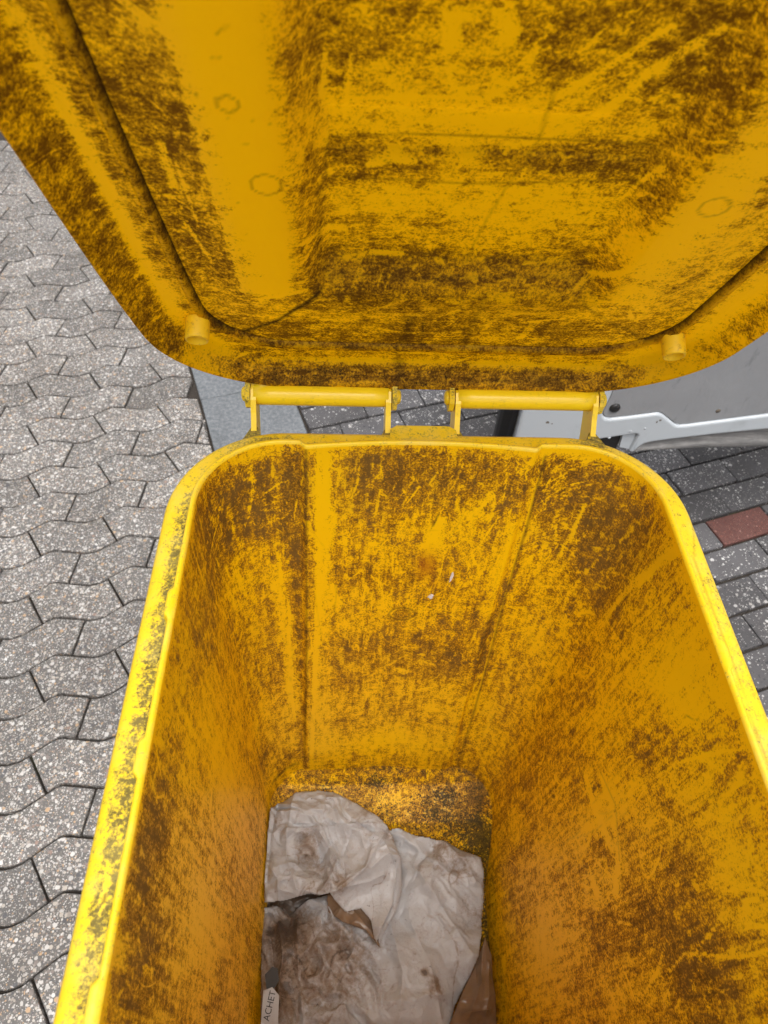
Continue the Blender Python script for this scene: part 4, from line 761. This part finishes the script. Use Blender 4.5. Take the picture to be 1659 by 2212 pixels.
flap_r = [([(636, 1706), (630, 1740), (622, 1790)], .007, .008), ([(625, 1792), (700, 1786), (770, 1784), (800, 1780)], .009, -.004), ([(770, 1784), (830, 1820), (858, 1880), (850, 1950), (815, 2030)], .014, -.005), ([(850, 1760), (790, 1880), (720, 1925)], .006, .007), ([(740, 1925), (790, 1880), (805, 1830)], .009, .006), ([(620, 1790), (618, 1850), (640, 1920), (690, 1930)], .008, .007), ([(650, 1810), (680, 1800), (700, 1860)], -.010, .008), ([(690, 1800), (730, 1860), (700, 1920)], .010, .006), ([(660, 1850), (690, 1860), (710, 1830)], -.012, .009), ([(760, 1800), (740, 1850), (745, 1900)], -.006, .008), ([(600, 1730), (585, 1800), (575, 1900)], -.010, .008), ([(575, 1860), (600, 1900), (600, 1940)], .008, .005), ([(712, 1930), (800, 1905), (830, 1890)], .007, .006)]
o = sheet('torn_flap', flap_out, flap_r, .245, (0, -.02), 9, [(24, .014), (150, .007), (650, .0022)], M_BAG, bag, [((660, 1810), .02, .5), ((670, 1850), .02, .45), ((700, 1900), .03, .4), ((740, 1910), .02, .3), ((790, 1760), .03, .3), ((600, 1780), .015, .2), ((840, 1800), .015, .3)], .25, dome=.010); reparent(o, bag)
o = sheet('brown_film', [(705, 1925), (745, 1912), (800, 1930), (815, 2000), (822, 2050), (790, 2010), (740, 1990), (708, 1965)], [([(710, 1930), (760, 1960), (815, 2030)], .006, .008)], .236, (0, 0), 21, [(30, .008)], M_BRN, bag, [], .24, n=90); reparent(o, bag)
o = sheet('gap_shade_sheet', [(564, 1930), (720, 1900), (760, 1960), (700, 2040), (620, 2050), (564, 2010)], [([(600, 1940), (640, 1990), (700, 2000)], .006, .006)], .160, (0, 0), 41, [(30, .004)], M_DRK, bag, [], .215, n=90); reparent(o, bag)  # dark sheet added so the torn gap below the flap looks shaded
wrap = tag(empty('plastic_wrapper', tuple(loc2w((.17, -.05, .10))), BR), 'brown see-through plastic film beside the white bag against the right wall', 'wrapper')
o = sheet('wrapper_film', [(1050, 2020), (1068, 2060), (1072, 2140), (1080, 2200), (1082, 2285), (940, 2285), (975, 2200), (1000, 2140), (1025, 2090)], [([(1045, 2040), (1040, 2120), (1010, 2200)], .010, .008), ([(1000, 2190), (1060, 2180)], .012, .007), ([(1060, 2080), (1050, 2190)], .008, .006)], .195, (0, 0), 31, [(30, .012)], M_BRN, wrap, [], .20, n=120, dome=.01); reparent(o, wrap)
# printed label on the bag, letters run up the film
lab = empty('printed_label', parent=None)
bpy.data.objects.remove(lab)
def print_text(txt, p_start, p_end, z, size, mat, parent):
    cu = bpy.data.curves.new('print', 'FONT'); cu.body = txt; cu.size = 1; tmp = bpy.data.objects.new('print_tmp', cu); COL.objects.link(tmp)
    dg = bpy.context.evaluated_depsgraph_get(); me = bpy.data.meshes.new_from_object(tmp.evaluated_get(dg)); bpy.data.objects.remove(tmp)
    a, b = pix_floor(p_start, z), pix_floor(p_end, z); e = b-a; L_ = np.linalg.norm(e); e /= L_; nrm = np.array([-e[1], e[0]])
    co = np.zeros(len(me.vertices)*3); me.vertices.foreach_get('co', co); co = co.reshape(-1, 3); w = co[:, 0].max(); s_ = L_/w
    P = a+np.outer(co[:, 0]*s_, e)+np.outer(co[:, 1]*s_*size, nrm); me.vertices.foreach_set('co', np.c_[P, np.full(len(P), z)].ravel().astype(np.float32))
    me.materials.clear(); o = link('printed_word', me, mat, parent); return o
bm = bmesh.new(); q = [pix_floor(p, .262) for p in ((562, 2230), (569, 2140), (588, 2132), (603, 2150), (598, 2260), (575, 2300))]
bm_prism(bm, [tuple(p) for p in q], lambda a, b, d: (a, b, d), .260, .2612); lb = bm_obj('label', bm, M_BAG, bag); at = lb.data.attributes.new('soil', 'FLOAT', 'POINT'); reparent(lb, bag)
tx = print_text('ACHET', (581, 2207), (596, 2142), .2618, 1.15, M_INK, bag); reparent(tx, bag)
bm = bmesh.new(); q = [pix_floor(p, .262) for p in ((572, 2105), (588, 2088), (600, 2092), (603, 2118), (590, 2138), (576, 2140))]
bm_prism(bm, [tuple(p) for p in q], lambda a, b, d: (a, b, d), .259, .2605); pm = bm_obj('printed_mark', bm, M_INK, bag); reparent(pm, bag)
# ---- scraps stuck on the rear wall
t = NT('paper_scrap'); M_SCRAP = t.done(t.mix(t.noise(t.co(), 200), (.62, .58, .58), (.75, .72, .72)), .8)
def wallpt(p): i = pt.idx[np.argmin(np.sum((pt.px[pt.idx]-np.array(p))**2, 1))]; return Wv[i], Nw[i]
for nm, lab_, pts in (('paper_scrap', 'long thin white scrap stuck on the rear wall inside the bin', [(982, 1228), (984, 1238), (975, 1255), (966, 1262), (970, 1250), (976, 1232)]), ('paper_scrap', 'small ragged whitish scrap stuck low on the rear wall inside the bin', [(920, 1288), (932, 1280), (941, 1282), (937, 1291), (930, 1295), (924, 1290)])):
    bm = bmesh.new(); pr2 = [wallpt(p) for p in pts]; nrm = pr2[0][1]; nrm = nrm*np.sign(nrm @ (CAM-pr2[0][0])); ctr = np.mean([p for p, _ in pr2], 0)
    A = [bm.verts.new((p-ctr)*.62+nrm*.0022) for p, _ in pr2]; B = [bm.verts.new((p-ctr)*.62+nrm*.0005) for p, _ in pr2]; n_ = len(A); bm.faces.new(A); bm.faces.new(B[::-1])
    for i in range(n_): bm.faces.new((A[i], B[i], B[(i+1) % n_], A[(i+1) % n_]))
    o = bm_obj(nm, bm, M_SCRAP); o.location = ctr; tag(o, lab_, 'scrap', 'paper scraps stuck on the rear wall')
